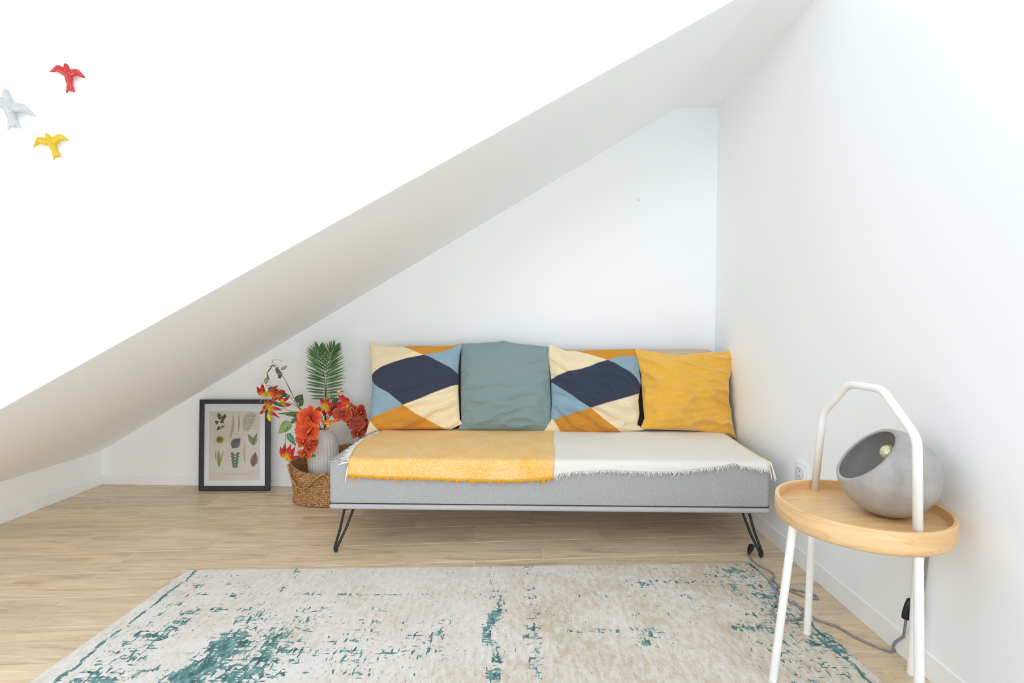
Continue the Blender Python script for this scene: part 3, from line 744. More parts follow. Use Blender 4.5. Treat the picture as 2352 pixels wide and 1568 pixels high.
Q = lambda x, y: planept(*z2(x, y), .0069)
def flatleaf(mb, a, b, w, c, c2=None, n=8, skew=0):
    a = np.array(a, float); b = np.array(b, float); d = b-a; pn = np.array([-d[1], d[0]])/max(1e-6, np.linalg.norm(d))
    L_, R__ , CC = [], [], []
    for i in range(n+1):
        t = i/n; wd = w*math.sin(PI*min(1, t**.85))*.5+.3; c_ = a+d*t+pn*skew*math.sin(PI*t)
        L_.append(Q(*(c_+pn*wd))); CC.append(c_); R__.append(Q(*(c_-pn*wd)))
    cl = c2 or c
    mb.grid([L_, [Q(*p) for p in CC], R__], [[cl]*(n+1), [c]*(n+1), [cl]*(n+1)])
def motif(fn_, nm='leaf_motif'):
    mb = MB(); fn_(mb); return mb.build(nm, M['vflat'], prn, smooth=False, vcol=True, fix=False)
G1, G2, G3, G4 = (88, 110, 70), (128, 142, 72), (120, 132, 84), (150, 158, 70)
def m1(mb):
    for x, y, s in ((440, 380, 36), (500, 420, 42), (520, 390, 30), (450, 420, 30), (410, 480, 34), (480, 470, 34), (440, 560, 34), (490, 540, 26), (420, 575, 20)):
        for k in range(3): a = k*2.1+x; flatleaf(mb, (x-math.cos(a)*s*.3, y-math.sin(a)*s*.3), (x+math.cos(a)*s, y+math.sin(a)*s), s*1.0, G1, (70, 92, 62), 5)
    flatleaf(mb, (440, 400), (545, 570), 3, G3)
def fern(a, b, w, c, n=18, tip=.2, skew=0):
    def f(mb):
        A2, B2 = np.array(a, float), np.array(b, float); d = B2-A2; pn = np.array([-d[1], d[0]])/np.linalg.norm(d); dn = d/np.linalg.norm(d)
        flatleaf(mb, a, b, 5, c, skew=skew)
        for i in range(n):
            t = (i+.5)/n; wd = w*(math.sin(PI*(t*.85+.12)))**.7; p = A2+d*t+pn*skew*math.sin(PI*t)
            for s in (-1, 1): flatleaf(mb, p, p+pn*s*wd+dn*wd*tip, max(4, np.linalg.norm(d)/n*.42), c, n=3)
    return f
motif(m1); motif(fern((590, 708), (635, 380), 26, G2, 22, skew=18)); motif(fern((708, 610), (712, 370), 16, G3, 16, skew=8))
motif(fern((800, 600), (920, 360), 90, (122, 140, 92), 12, .55, skew=-20))
def m5(mb):
    for k in range(9): a = k*.7; flatleaf(mb, (450, 720), (455+math.cos(a)*72, 722+math.sin(a)*60), 52, (200, 180, 90), (216, 190, 90), 6)
    for k in range(7): a = k*.9; flatleaf(mb, (448, 720), (450+math.cos(a)*46, 712+math.sin(a)*44), 34, (96, 116, 84), (110, 128, 84), 5)
motif(m5)
def m6(mb): flatleaf(mb, (620, 838), (738, 700), 130, (86, 84, 88), (110, 108, 110), 12, skew=-6); flatleaf(mb, (585, 848), (640, 820), 4, (130, 120, 110))
motif(m6)
def m7(mb): flatleaf(mb, (915, 800), (838, 642), 62, G2, (110, 128, 72), skew=10); flatleaf(mb, (912, 800), (975, 622), 52, G2, (104, 124, 72), skew=-8); flatleaf(mb, (915, 800), (985, 705), 22, (150, 152, 96))
motif(m7); motif(fern((803, 1048), (798, 750), 18, G4, 22, skew=-12))
def m9(mb): flatleaf(mb, (440, 1105), (432, 852), 44, (132, 152, 72)); flatleaf(mb, (442, 1100), (510, 862), 34, (176, 166, 84), skew=-6); flatleaf(mb, (404, 1010), (384, 862), 20, (160, 164, 88))
motif(m9)
def m10(mb):
    for i in range(5):
        y = 900+i*42; s = 72-i*8
        for sg in (-1, 1):
            flatleaf(mb, (662, y+40), (662+sg*s, y), 34, (84, 116, 78), (104, 130, 84), 5); flatleaf(mb, (662+sg*s*.5, y+20), (662+sg*s*.55, y-14), 24, (96, 124, 84), n=5)
    flatleaf(mb, (662, 1100), (662, 900), 5, G3)
motif(m10)
def m11(mb): flatleaf(mb, (905, 1098), (945, 890), 108, (88, 80, 78), (170, 116, 92), 12, skew=4); flatleaf(mb, (940, 905), (955, 880), 4, (90, 80, 70))
motif(m11)
def cap(mb):
    for y, a, b_ in ((1153, 560, 790), (1185, 470, 830), (1194, 415, 890), (1206, 500, 830)):
        x = a
        while x < b_:
            w_ = random.uniform(8, 34); mb.grid([[Q(x, y-1.4), Q(min(b_, x+w_), y-1.4)], [Q(x, y+1.4), Q(min(b_, x+w_), y+1.4)]], [[(172, 162, 150)]*2]*2); x += w_+6
motif(cap, 'caption')

# ------------------------------------------------------------------ basket
BC = Vector((-.925, 2.555, 0))
bask = thing('woven_basket', 'brown woven seagrass basket holding the white vase, left of the sofa', 'basket', BC)
def brim(th):                          # th 0 = +x, pi/2 = back
    return .180+.068*max(0, math.sin(th+.35))**1.5+.032*max(0, -math.cos(th))**2-.012*max(0, -math.sin(th))**2
def brad(th, z):
    f = min(1, z/.2); rx = .186+.022*f; ry = .118+.035*f
    if math.cos(th) > 0: rx = .165+.02*f
    return BC+Vector((math.cos(th)*rx, math.sin(th)*ry, z))
mb = MB(); nu, nv = 420, 120; rows = []
for i in range(nv+1):
    row = []
    for j in range(nu):
        th = 2*PI*j/nu; zz = .024+(brim(th)-.024)*i/nv; q = brad(th, zz)
        nr = Vector((math.cos(th), math.sin(th), 0)); z_abs = zz/.0105; rowi = math.floor(z_abs); fz = z_abs-rowi
        ph = j/nu*88*2*PI*.5+(rowi % 2)*PI; bump = abs(math.sin(fz*PI))*.6+.55*abs(math.sin(ph+fz*2.2*(1 if rowi % 2 else -1)))*abs(math.sin(fz*PI))
        row.append(q+nr*(.0045*bump))
    rows.append(row)
inner = [[BC+(Vector(p)-BC)*.955*Vector((1, 1, 0))+Vector((0, 0, p.z)) if False else Vector((BC.x+(p.x-BC.x)*.95, BC.y+(p.y-BC.y)*.95, p.z)) for p in r_] for r_ in rows[::-6]]
mb.grid(rows, None, True); mb.grid([rows[-1]]+inner, None, True)
k = mb.vert(BC+Vector((0, 0, .022))); base = len(mb.v)-1-nu
for j in range(nu): mb.f.append((k, base+j, base+(j+1) % nu))
mb.build('body', M['rope'], bask)
def braid(path, rad, name, lb=None, turns=40):
    mb = MB(); m_ = len(path)
    for s in range(3):
        pts = []
        for i, p in enumerate(path):
            t = (path[(i+1) % m_ if False else min(i+1, m_-1)]-path[max(i-1, 0)]).normalized(); a = i/m_*turns*2*PI+s*2.094
            n1 = t.cross(Vector((0, 0, 1)));
            if n1.length < .1: n1 = t.cross(Vector((0, 1, 0)))
            n1.normalize(); n2 = n1.cross(t); pts.append(p+n1*math.cos(a)*rad*.6+n2*math.sin(a)*rad*.6)
        mb.ring_tube(pts, rad*.62, segs=6)
    o = mb.build(name, M['rope'], bask)
    if lb: lab(o, lb)
    return o
braid([brad(2*PI*i/360, 0)*1+Vector((0, 0, .013))+Vector((math.cos(2*PI*i/360), math.sin(2*PI*i/360), 0))*.004 for i in range(361)], .0105, 'base_coil', 'thick braided coil at the foot', 52)
braid([brad(2*PI*i/360, brim(2*PI*i/360)) for i in range(361)], .0042, 'rim', None, 90)
# drooping front handle loop, and one at the back right
def smooth_path(p, n=60):
    out = []; m_ = len(p)
    for k in range(n+1):
        x = k/n*(m_-1); i = min(int(x), m_-2); t = x-i; P_ = [p[max(i-1, 0)], p[i], p[i+1], p[min(i+2, m_-1)]]
        out.append(.5*((2*P_[1])+(P_[2]-P_[0])*t+(2*P_[0]-5*P_[1]+4*P_[2]-P_[3])*t*t+(3*P_[1]-P_[0]-3*P_[2]+P_[3])*t**3))
    return out
hp = [brad(math.radians(a_), z_)+Vector((math.cos(math.radians(a_)), math.sin(math.radians(a_)), 0))*.014 for a_, z_ in ((213, .205), (216, .17), (222, .13), (231, .102), (241, .095), (250, .108), (257, .132), (264, .155), (271, .172), (279, .182))]
braid(smooth_path(hp, 120), .0052, 'handle', 'rope handle drooping on the front', 24)

# ------------------------------------------------------------------ vase
VC = Vector((-.975, 2.565, .024)); VH = at(738, 984, 2.565).z-.024
vp = [(.0005, 0), (.045, 0), (.056, .008), (.063, .03), (.071, .10), (.0765, .17), (.0785, .22), (.076, .262), (.067, .295), (.05, .32), (.040, .332), (.037, .338)]
sc_ = VH/.338
mb = MB(); nseg = 168; rows = []
def vprof(h):
    return float(np.interp(h, [p[1] for p in vp], [p[0] for p in vp]))
hs = [0, .001, .004, .008]+[.008+.33*i/40 for i in range(1, 41)]
for h in hs:
    r0 = vprof(h) if h > 0 else .02; fl_ = min(1, max(0, (h-.01)/.02))*min(1, max(0, (.322-h)/.04))
    rows.append([VC+Vector((math.cos(2*PI*k/nseg), math.sin(2*PI*k/nseg), 0))*(r0*(1-.035*fl_*(1-abs(math.sin(28*PI*k/nseg/1.0*.5*2))**.7)))+Vector((0, 0, h*sc_)) for k in range(nseg)])
for r0, h in ((.034, .3385), (.032, .334), (.034, .32), (.06, .26), (.06, .06), (.001, .05)):
    rows.append([VC+Vector((math.cos(2*PI*k/nseg)*r0, math.sin(2*PI*k/nseg)*r0, h*sc_)) for k in range(nseg)])
mb.grid(rows, None, True); mb.f.append(tuple(range(nseg-1, -1, -1)))
vase = mb.build('vase', M['vase']); tag(vase, 'white ribbed ceramic vase standing in the woven basket', 'vase')
MOUTH = VC+Vector((0, 0, VH))
PA, PB = MOUTH, MOUTH-Vector((0, 0, .10))

# ------------------------------------------------------------------ flowers
def V(u, v, y): return at(u, v, y)
RED, YEL, GRN = (176, 30, 40), (228, 180, 40), (170, 176, 70)
def leafmesh(a, b, w, c, c2, nrm=(0, -1, .3), bend=.0, n=9, fold=.15, tipp=.6):
    a, b = Vector(a), Vector(b); d = b-a; nn_ = Vector(nrm); side = d.cross(nn_).normalized(); nn_ = side.cross(d).normalized(); rows, cols = [], []
    for i in range(n+1):
        t = i/n; wd = w*.5*math.sin(PI*t**tipp)+.0004; c_ = a+d*t+nn_*bend*math.sin(PI*t)
        rows.append([c_+side*wd*k+nn_*(abs(k)*wd*fold) for k in (-1, -.5, 0, .5, 1)]); cols.append([c2, c, mixc(c, (230, 230, 190), .12), c, c2])
    mb = MB(); mb.grid(rows, cols); back = [[p-nn_*.0008 for p in r_] for r_ in rows]; mb.grid(back, cols); return mb
def leaf(par, a, b, w, c=(84, 122, 62), c2=(70, 104, 54), name='leaf', **k):
    mb = leafmesh(a, b, w, c, c2, **k); return mb.build(name, M['v'], par, vcol=True, fix=False)
def stemof(par, pts, r=.0018, name='stem', mt=None):
    mb = MB(); p = smooth_path([Vector(q) for q in pts], 40); mb.ring_tube(p, [r*1.2-(r*.5)*i/40 for i in range(41)], segs=6); return mb.build(name, mt or M['stemgreen'], par)
def petal(par, a, b, w, wave, c0, c1, c2, seed=0, thick=.0012, nrm=(0, -1, 0), name='petal'):
    a, b = Vector(a), Vector(b); d = b-a; side = d.cross(Vector(nrm)); side = side.normalized() if side.length > 1e-6 else Vector((1, 0, 0)); up = side.cross(d).normalized(); n = 10; pts, ws, cs = [], [], []
    rr = random.Random(seed); ph = rr.uniform(0, 6)
    for i in range(n+1):
        t = i/n; pts.append(a+d*t+side*wave*math.sin(t*5+ph)*t+up*wave*1.4*math.sin(t*PI))
        ws.append(max(.0006, w*.5*math.sin(PI*(t*.94+.05)**.9))); cs.append(mixc(c0, c1, t/.22) if t < .22 else mixc(c1, c2, min(1, (t-.22)/.33)))
    rows, cols = [], []
    for i in range(n+1):
        tg = (pts[min(i+1, n)]-pts[max(i-1, 0)]).normalized(); sd = tg.cross(up).normalized(); rf = ws[i]*.3*math.sin(i*2.1+ph)
        rows.append([pts[i]+sd*ws[i]*k+up*(abs(k)*ws[i]*.35+rf*k) for k in (-1, -.5, 0, .5, 1)]); e_ = mixc(cs[i], YEL, .28); cols.append([e_, cs[i], cs[i], cs[i], e_])
    mb = MB(); mb.grid(rows, cols); mb.grid([[p-up*.001 for p in r_] for r_ in rows], cols); return mb.build(name, M['v'], par, vcol=True, fix=False)
def gloriosa(par, c, tips, y, w=.020, cols=(GRN, YEL, RED), stam=6, sl_=.04, stdir=(0, -1, -.2), seed=0, dy=.02):
    C_ = V(*c, y); rr = random.Random(seed*7+1); mb = MB(); mb.col = (178, 190, 90)
    mb.ring_tube([C_+Vector((0, .006, 0)), C_+Vector((0, .002, 0)), C_-Vector((0, .003, 0))], [.002, .005, .002], segs=8); fo = mb.build('flower', M['v'], par, vcol=True)
    for i, tp in enumerate(tips):
        T_ = V(*tp, y+rr.uniform(-dy, dy)); petal(fo, C_, T_, w*rr.uniform(.85, 1.15), .004, *cols, seed=seed*10+i)
    for i in range(stam):
        a = 2*PI*i/stam+rr.uniform(-.2, .2); dv = (Vector(stdir).normalized()*.6+Vector((math.cos(a), -.2, math.sin(a)))*.8).normalized(); L = sl_*rr.uniform(.8, 1.15)
        pts = [C_, C_+dv*L*.4, C_+dv*L*.75+Vector((0, 0, .004)), C_+dv*L]; mb = MB(); mb.col = (214, 214, 130)
        mb.ring_tube(pts, [.001, .0008, .0007, .0006], segs=5); mb.col = (206, 160, 60); e = pts[-1]; sd = dv.cross(Vector((0, 1, .3))).normalized()
        mb.ring_tube([e-sd*.004, e, e+sd*.004], [.0006, .0013, .0006], segs=5); mb.build('stamen', M['v'], fo, vcol=True)
    return fo
def orchid(par, c, r, y, c0=(222, 84, 34), c1=(232, 110, 44), rot=0, face=(0, -1, .1), squash=1.0, seed=0):
    C_ = V(*c, y); r = r*y/FPX; n_ = Vector(face).normalized(); sx = n_.cross(Vector((0, 0, 1))).normalized(); uz = sx.cross(n_).normalized() 
    if uz.z < 0: uz = -uz
    def D(a): return sx*math.cos(a)*squash+uz*math.sin(a)
    mb = MB(); mb.col = (236, 190, 60)
    mb.ring_tube([C_+n_*.001, C_+n_*.006, C_+n_*.010-uz*.003], [.003, .0035, .001], segs=8); mb.col = (150, 30, 30)
    mb.ring_tube([C_+n_*.004, C_+n_*.010-uz*.006, C_+n_*.007-uz*.013], [.002, .004, .001], segs=8); fo = mb.build('flower', M['v'], par, vcol=True)
    rr = random.Random(seed)
    for a, L, w_, off in ((PI/2, 1, .75, -.002), (PI*1.28, .95, .62, -.002), (PI*1.72, .95, .62, -.002), (PI*.06, 1.02, 1.25, .001), (PI*.94, 1.02, 1.25, .001)):
        a += rot+rr.uniform(-.1, .1); d = D(a); L *= r; w2 = w_*r; side = n_.cross(d).normalized(); rows, cols = [], []; cup = rr.uniform(.05, .35); m_ = 9
        for i in range(m_+1):
            t = i/m_; wd = w2*.5*(math.sin(PI*min(1, t*.93+.05)))**.6; cc_ = mixc((130, 18, 20), c0, min(1, t*1.9)) if t < .5 else mixc(c0, c1, (t-.5)*2)
            base_ = C_+n_*(off+cup*L*t*t)+d*L*t; rows.append([base_+side*wd*k+n_*(.0015*math.sin(k*5+seed+t*4)) for k in (-1, -.5, 0, .5, 1)]); e_ = mixc(cc_, (226, 120, 56), .3); cols.append([e_, cc_, mixc(cc_, (140, 30, 24), .3), cc_, e_])
        mb = MB(); mb.grid(rows, cols); mb.grid([[p-n_*.001 for p in q] for q in rows], cols); mb.build('petal', M['v'], fo, vcol=True, fix=False)
    return fo
def bud(par, a, b, w, c, c2, name='bud'):
    a, b = Vector(a), Vector(b); mb = MB(); pts = [a.lerp(b, i/8) for i in range(9)]
    mb.ring_tube(pts, [max(.0005, w*.5*math.sin(PI*(i/8*.95+.03))**.8) for i in range(9)], segs=8, cols=[mixc(c, c2, i/8) for i in range(9)]); return mb.build(name, M['v'], par, vcol=True)
mx_ = lambda dx, dy=0, dz=-.01: MOUTH+Vector((dx, dy, dz))

# palm fronds
def palm(label, rach, y, n, lens, seed):
    t = thing('palm_frond', label, 'plant', PB+Vector((rach[0][0]*0, 0, 0)))
    pts = smooth_path([PB+Vector((.004*seed, .01, 0)), mx_(.004*seed, .012)]+[V(u, v, y) for u, v in rach], 80)
    mb = MB(); mb.col = (62, 84, 52); mb.ring_tube(pts, [.0028-.0022*i/80 for i in range(81)], segs=6); mb.build('stem', M['v'], t, vcol=True)
    start = 24; rr = random.Random(seed)
    for k in range(n):
        f_ = k/(n-1); x = start+(79-start)*f_; i = int(x); P_ = pts[i]; tg = (pts[min(i+1, 80)]-pts[i-1]).normalized()
        for sd in (-1, 1):
            side = Vector((sd, 0, 0)); ang = .06+1.16*f_**1.25; d = (side*math.cos(ang)+tg*math.sin(ang)).normalized(); L = lens*(math.sin(PI*(.30+.62*f_)))**.55*rr.uniform(.95, 1.05)
            if f_ < .06: L *= .8
            c = mixc((62, 98, 56), (92, 132, 72), rr.random()); e = P_+d*L+Vector((0, rr.uniform(-.012, .006), 0))
            leaf(t, P_, e, .0085, c, mixc(c, (40, 70, 44), .35), 'leaflet', nrm=(0, -1, .15), bend=.003, n=5, fold=.25, tipp=.8)
    return t
palm('green palm frond bending left, standing at the back of the vase', [(747, 930), (747, 900), (746, 876), (741, 850), (735, 829), (732, 815), (733, 802)], 2.60, 23, .100, 1)
palm('green palm frond bending right, standing at the back of the vase', [(749, 930), (749, 900), (750, 876), (754, 850), (758, 829), (762, 813), (768, 800)], 2.615, 23, .100, 2)

# wilted grey stem at the upper left
t = thing('wilted_lily_stem', 'flower stem with grey wilted bloom rising highest at the left of the vase', 'flower', PB)
stemof(t, [PB, mx_(-.01), V(700, 950, 2.55), V(680, 922, 2.56), V(663, 888, 2.57), V(648, 862, 2.57)]); stemof(t, [V(668, 900, 2.57), V(658, 880, 2.565), V(650, 866, 2.57)], .0012)
stemof(t, [V(640, 858, 2.57), V(632, 838, 2.57), V(625, 829, 2.57), V(630, 826, 2.57), V(641, 826, 2.57), V(648, 830, 2.57), V(646, 828, 2.57)], .0011, 'tendril', mat('grey_stem', (130, 128, 130), (96, 94, 96), (80, 80, 80), .8))
GY = ((176, 176, 174), (128, 120, 124), (96, 88, 94))
for i, (a, b_, w_) in enumerate((((648, 862), (632, 845), .024), ((649, 858), (638, 868), .022), ((645, 856), (643, 870), .018), ((634, 842), (624, 836), .006), ((630, 838), (617, 842), .005), ((626, 840), (613, 858), .007), ((613, 856), (620, 873), .008), ((640, 842), (633, 852), .012))):
    petal(t, V(*a, 2.57), V(*b_, 2.565), w_, .002, *GY, seed=i, name='wilted_petal')
bud(t, V(645, 849, 2.57), V(660, 840, 2.57), .017, (150, 154, 146), (176, 176, 172))
bud(t, V(613, 866, 2.565), V(610, 882, 2.56), .022, (150, 156, 136), (172, 178, 130)); leaf(t, V(680, 922, 2.56), V(696, 905, 2.545), .036, (86, 92, 82), (74, 84, 70), nrm=(.2, -1, .2)); leaf(t, V(690, 934, 2.55), V(695, 906, 2.555), .022, (70, 100, 66), (60, 88, 58), nrm=(.4, -1, 0))
# left gloriosa cluster
t = thing('glory_lily_stem', 'red and yellow glory lilies hanging left of the vase in front of the picture', 'flower', PB)
stemof(t, [PB, mx_(-.015), V(705, 958, 2.54), V(690, 940, 2.52), V(670, 915, 2.50), V(645, 895, 2.49), V(613, 884, 2.49)]); stemof(t, [V(700, 950, 2.53), V(678, 930, 2.51), V(662, 924, 2.5), V(640, 930, 2.48), V(615, 920, 2.47)], .0013); stemof(t, [V(695, 945, 2.53), V(670, 945, 2.51), V(650, 938, 2.49), V(620, 935, 2.48)], .0012)
gloriosa(t, (611, 910), [(588, 889), (603, 884), (600, 880), (632, 889), (640, 885), (652, 896)], 2.47, .023, seed=1, stdir=(-.5, -1, -.4), sl_=.045)
gloriosa(t, (646, 925), [(668, 907), (664, 912), (640, 906), (671, 930)], 2.50, .019, seed=2, stam=5)
gloriosa(t, (614, 934), [(598, 952), (602, 936), (641, 961), (616, 917), (628, 922), (650, 940)], 2.46, .019, seed=3, stdir=(0, -1, -.8))
gloriosa(t, (640, 905), [(655, 895), (620, 925), (632, 922), (650, 918)], 2.49, .017, seed=12, stam=3)
bud(t, V(616, 945, 2.46), V(621, 968, 2.455), .023, (176, 184, 60), (234, 214, 40))
for a, b_, w_ in (((615, 891), (645, 899), .020), ((640, 897), (664, 914), .024), ((626, 922), (656, 936), .018), ((655, 905), (642, 913), .016)): leaf(t, V(*a, 2.485), V(*b_, 2.5), w_, (52, 96, 66), (44, 82, 58), nrm=(.1, -1, .4))
for a, b_, w_ in (((698, 950), (637, 949), .020), ((694, 956), (655, 953), .014)): leaf(t, V(*a, 2.54), V(*b_, 2.5), w_, (104, 122, 70), (84, 104, 60), nrm=(0, -1, .8))
# lower left gloriosa
t = thing('glory_lily_stem', 'single glory lily drooping lowest at the left, over the basket rim', 'flower', PB)
stemof(t, [PB, mx_(-.02), V(700, 955, 2.52), V(684, 965, 2.49), V(664, 975, 2.47), V(656, 995, 2.44), V(656, 1022, 2.43), V(660, 1045, 2.43)], .0017)
leaf(t, V(668, 968, 2.47), V(638, 997, 2.45), .052, (126, 150, 96), (112, 138, 84), nrm=(0, -1, .2)); leaf(t, V(684, 962, 2.49), V(662, 974, 2.47), .018, (98, 118, 70), (84, 104, 60)); leaf(t, V(660, 994, 2.44), V(680, 1024, 2.43), .030, (86, 132, 100), (64, 106, 76), nrm=(-.2, -1, .2)); leaf(t, V(690, 955, 2.5), V(668, 965, 2.47), .016, (110, 120, 76), (90, 104, 62))
gloriosa(t, (660, 1055), [(642, 1026), (653, 1018), (667, 1018), (680, 1027), (684, 1048)], 2.41, .026, seed=4, stdir=(-.2, -1, -.6), sl_=.04)
# centre gloriosa
t = thing('glory_lily_stem', 'star-shaped glory lilies opening right above the vase mouth', 'flower', PB)
stemof(t, [PB, mx_(.01), V(740, 965, 2.53), V(746, 945, 2.51), V(748, 934, 2.50)], .0016); stemof(t, [V(742, 972, 2.52), V(750, 976, 2.50), V(757, 973, 2.48)], .0012)
gloriosa(t, (748, 933), [(724, 943), (744, 955), (765, 955), (769, 925), (736, 914), (757, 914)], 2.48, .024, seed=5, sl_=.042)
gloriosa(t, (757, 973), [(735, 963), (751, 956), (777, 961), (746, 991), (762, 962)], 2.45, .014, (GRN, (240, 208, 70), (222, 92, 40)), seed=6, sl_=.045)
leaf(t, V(749, 921, 2.52), V(762, 903, 2.53), .026, (126, 150, 80), (104, 132, 66)); leaf(t, V(762, 925, 2.53), V(781, 915, 2.54), .024, (50, 96, 60), (44, 84, 54))
leaf(t, V(760, 955, 2.54), V(757, 935, 2.55), .024, (50, 92, 60), (44, 84, 54))
# right gloriosa
t = thing('glory_lily_stem', 'deep red half-closed glory lily and yellow bud right of the palm fronds', 'flower', PB)
stemof(t, [PB, mx_(.02), V(755, 960, 2.55), V(775, 935, 2.54), V(800, 931, 2.53), V(810, 936, 2.53)]); stemof(t, [V(765, 945, 2.55), V(760, 915, 2.55), V(778, 903, 2.54)], .0011)
gloriosa(t, (800, 931), [(778, 906), (785, 905), (771, 925), (775, 938), (795, 912)], 2.50, .034, (YEL, (214, 60, 50), (190, 34, 50)), seed=7, stdir=(.4, -1, -.9), sl_=.04)
bud(t, V(775, 903, 2.54), V(781, 896, 2.54), .022, (206, 190, 60), (226, 206, 70))
# orchid sprays
OR1, OR2 = (210, 66, 26), (222, 92, 36)
t = thing('orchid_spray', 'bright orange orchid spray drooping in front of the vase', 'flower', PB)
stemof(t, [PB, mx_(-.005, -.01), V(728, 965, 2.50), V(712, 960, 2.45), V(705, 985, 2.43), V(704, 1010, 2.42), V(712, 1030, 2.41), V(719, 1044, 2.41)], .0019)
orchid(t, (712, 960), 29, 2.43, OR1, (238, 116, 40), .15, (-.1, -1, .25), seed=1); orchid(t, (700, 978), 24, 2.42, (228, 92, 34), OR2, .3, (-.2, -1, .4), seed=2)
orchid(t, (709, 991), 27, 2.405, (216, 74, 26), OR2, -.1, (0, -1, 0), seed=3); orchid(t, (698, 1014), 20, 2.405, (206, 70, 30), (220, 90, 40), .2, (-.3, -1, .1), seed=4)
orchid(t, (690, 992), 15, 2.43, (186, 56, 28), (206, 80, 36), .6, (-.8, -1, 0), .6, seed=5)
orchid(t, (711, 1026), 18, 2.40, (190, 70, 40), (214, 104, 64), .9, (.5, -1, -.2), .8, seed=6); orchid(t, (700, 1042), 17, 2.405, (210, 96, 56), (226, 120, 72), .4, (-.2, -1, -.5), seed=7)
orchid(t, (721, 1016), 14, 2.41, (176, 66, 44), (206, 96, 60), .2, (.9, -.8, .3), .7, seed=8)
bud(t, V(715, 1046, 2.41), V(720, 1048, 2.405), .013, (90, 112, 50), (120, 130, 60)); bud(t, V(720, 1044, 2.41), V(725, 1049, 2.40), .012, (96, 120, 50), (126, 136, 60))
t = thing('orchid_spray', 'rust-red orchid spray arching right towards the patterned cushion', 'flower', PB)
stemof(t, [PB, mx_(.02, -.005), V(752, 955, 2.53), V(775, 945, 2.53), V(800, 944, 2.53), V(822, 955, 2.53), V(830, 975, 2.53), V(826, 996, 2.53)], .0018)
RU1, RU2 = (146, 50, 32), (176, 72, 46)
orchid(t, (787, 951), 23, 2.50, (172, 65, 29), (188, 84, 42), .1, (.1, -1, .1), seed=11); orchid(t, (772, 940), 17, 2.53, (150, 44, 34), (170, 60, 44), .4, (0, -1, .4), seed=12)
orchid(t, (805, 938), 14, 2.51, (172, 70, 38), (188, 91, 52), .2, (.3, -1, .5), seed=13); orchid(t, (814, 950), 18, 2.51, RU1, RU2, .9, (.6, -1, .1), .7, seed=14)
orchid(t, (828, 947), 18, 2.52, (163, 65, 42), (183, 91, 66), 1.3, (.8, -.8, .2), .8, seed=15); orchid(t, (803, 972), 14, 2.51, (150, 54, 34), (176, 76, 50), .5, (-.6, -.8, 0), .6, seed=16)
orchid(t, (820, 974), 19, 2.51, (149, 51, 29), (176, 75, 47), .3, (.3, -1, .3), seed=17); orchid(t, (834, 980), 17, 2.52, (172, 79, 54), (188, 98, 73), .8, (.6, -.9, 0), seed=18); orchid(t, (822, 995), 16, 2.515, (154, 61, 38), (181, 86, 58), .2, (.1, -1, -.3), seed=19)
orchid(t, (832, 964), 15, 2.54, (160, 58, 38), (190, 84, 56), .2, (.1, -1, -.8), .9, seed=20); bud(t, V(838, 958, 2.53), V(842, 962, 2.53), .008, (80, 40, 50), (60, 34, 44))

# ------------------------------------------------------------------ wall birds
def bird(label, C_, head, tips, tails, col, wing_c=None, scale=1.0):
    P_ = lambda q, off: W(q[0], q[1], off)
    root = thing('wall_bird', label, 'wall decoration', W(*C_, .0))
    dark = mixc(col, (120, 30, 30) if col[1] < 100 else mixc(col, (60, 60, 60), .4), .25)
    def loft(name, pts, ws, hs, cols_):
        mb = MB(); mb.ring_tube(smooth_path(pts, 24), [float(np.interp(i/24*(len(ws)-1), range(len(ws)), ws)) for i in range(25)], [float(np.interp(i/24*(len(hs)-1), range(len(hs)), hs)) for i in range(25)], nrm=wfn, segs=16, cols=[col]*25)
        return mb.build(name, M['glaze'], root, vcol=True)
    k = scale
    tm = ((tails[0][0]+tails[1][0])/2, (tails[0][1]+tails[1][1])/2); mid = (C_[0]*.5+tm[0]*.5, C_[1]*.5+tm[1]*.5)
    loft('body', [P_(head, .012*k), P_((head[0]*.75+C_[0]*.25, head[1]*.75+C_[1]*.25), .015*k), P_((head[0]*.3+C_[0]*.7, head[1]*.3+C_[1]*.7), .014*k), P_(C_, .013*k), P_(mid, .011*k), P_((tm[0]*.8+mid[0]*.2, tm[1]*.8+mid[1]*.2), .008*k)],
         [.0015*k, .0068*k, .008*k, .0115*k, .0085*k, .005*k], [.001*k, .006*k, .008*k, .010*k, .006*k, .003*k], None)
    for (tp, knee) in tips:
        loft('wing', [P_(C_, .012*k), P_(((C_[0]+knee[0])/2, (C_[1]+knee[1])/2), .015*k), P_(knee, .016*k), P_(((tp[0]+knee[0])/2, (tp[1]+knee[1])/2), .012*k), P_(tp, .006*k)],
             [.010*k, .0105*k, .0095*k, .0055*k, .0008], [.006*k, .0055*k, .005*k, .003*k, .0008], None)
    for tl in tails:
        loft('tail_feather', [P_(mid, .010*k), P_(((mid[0]+tl[0])/2, (mid[1]+tl[1])/2), .009*k), P_(tl, .006*k)], [.0065*k, .005*k, .0018*k], [.004*k, .003*k, .0012*k], None)
bird('red ceramic swallow, topmost of the three on the white wall', (157, 170), (150, 145), (((114, 165), (133, 157)), ((196, 179), (176, 166))), ((153, 213), (171, 212)), (186, 44, 42))
bird('white ceramic swallow cut by the left edge of the photo', (20, 244), (12, 203), (((84, 268), (50, 248)), ((-48, 240), (-18, 226))), ((19, 298), (46, 294)), (186, 189, 192), scale=1.35)
bird('yellow ceramic swallow, lowest of the three on the white wall', (118, 328), (106, 306), (((76, 339), (90, 322)), ((159, 321), (137, 315))), ((124, 367), (140, 360)), (206, 172, 10))

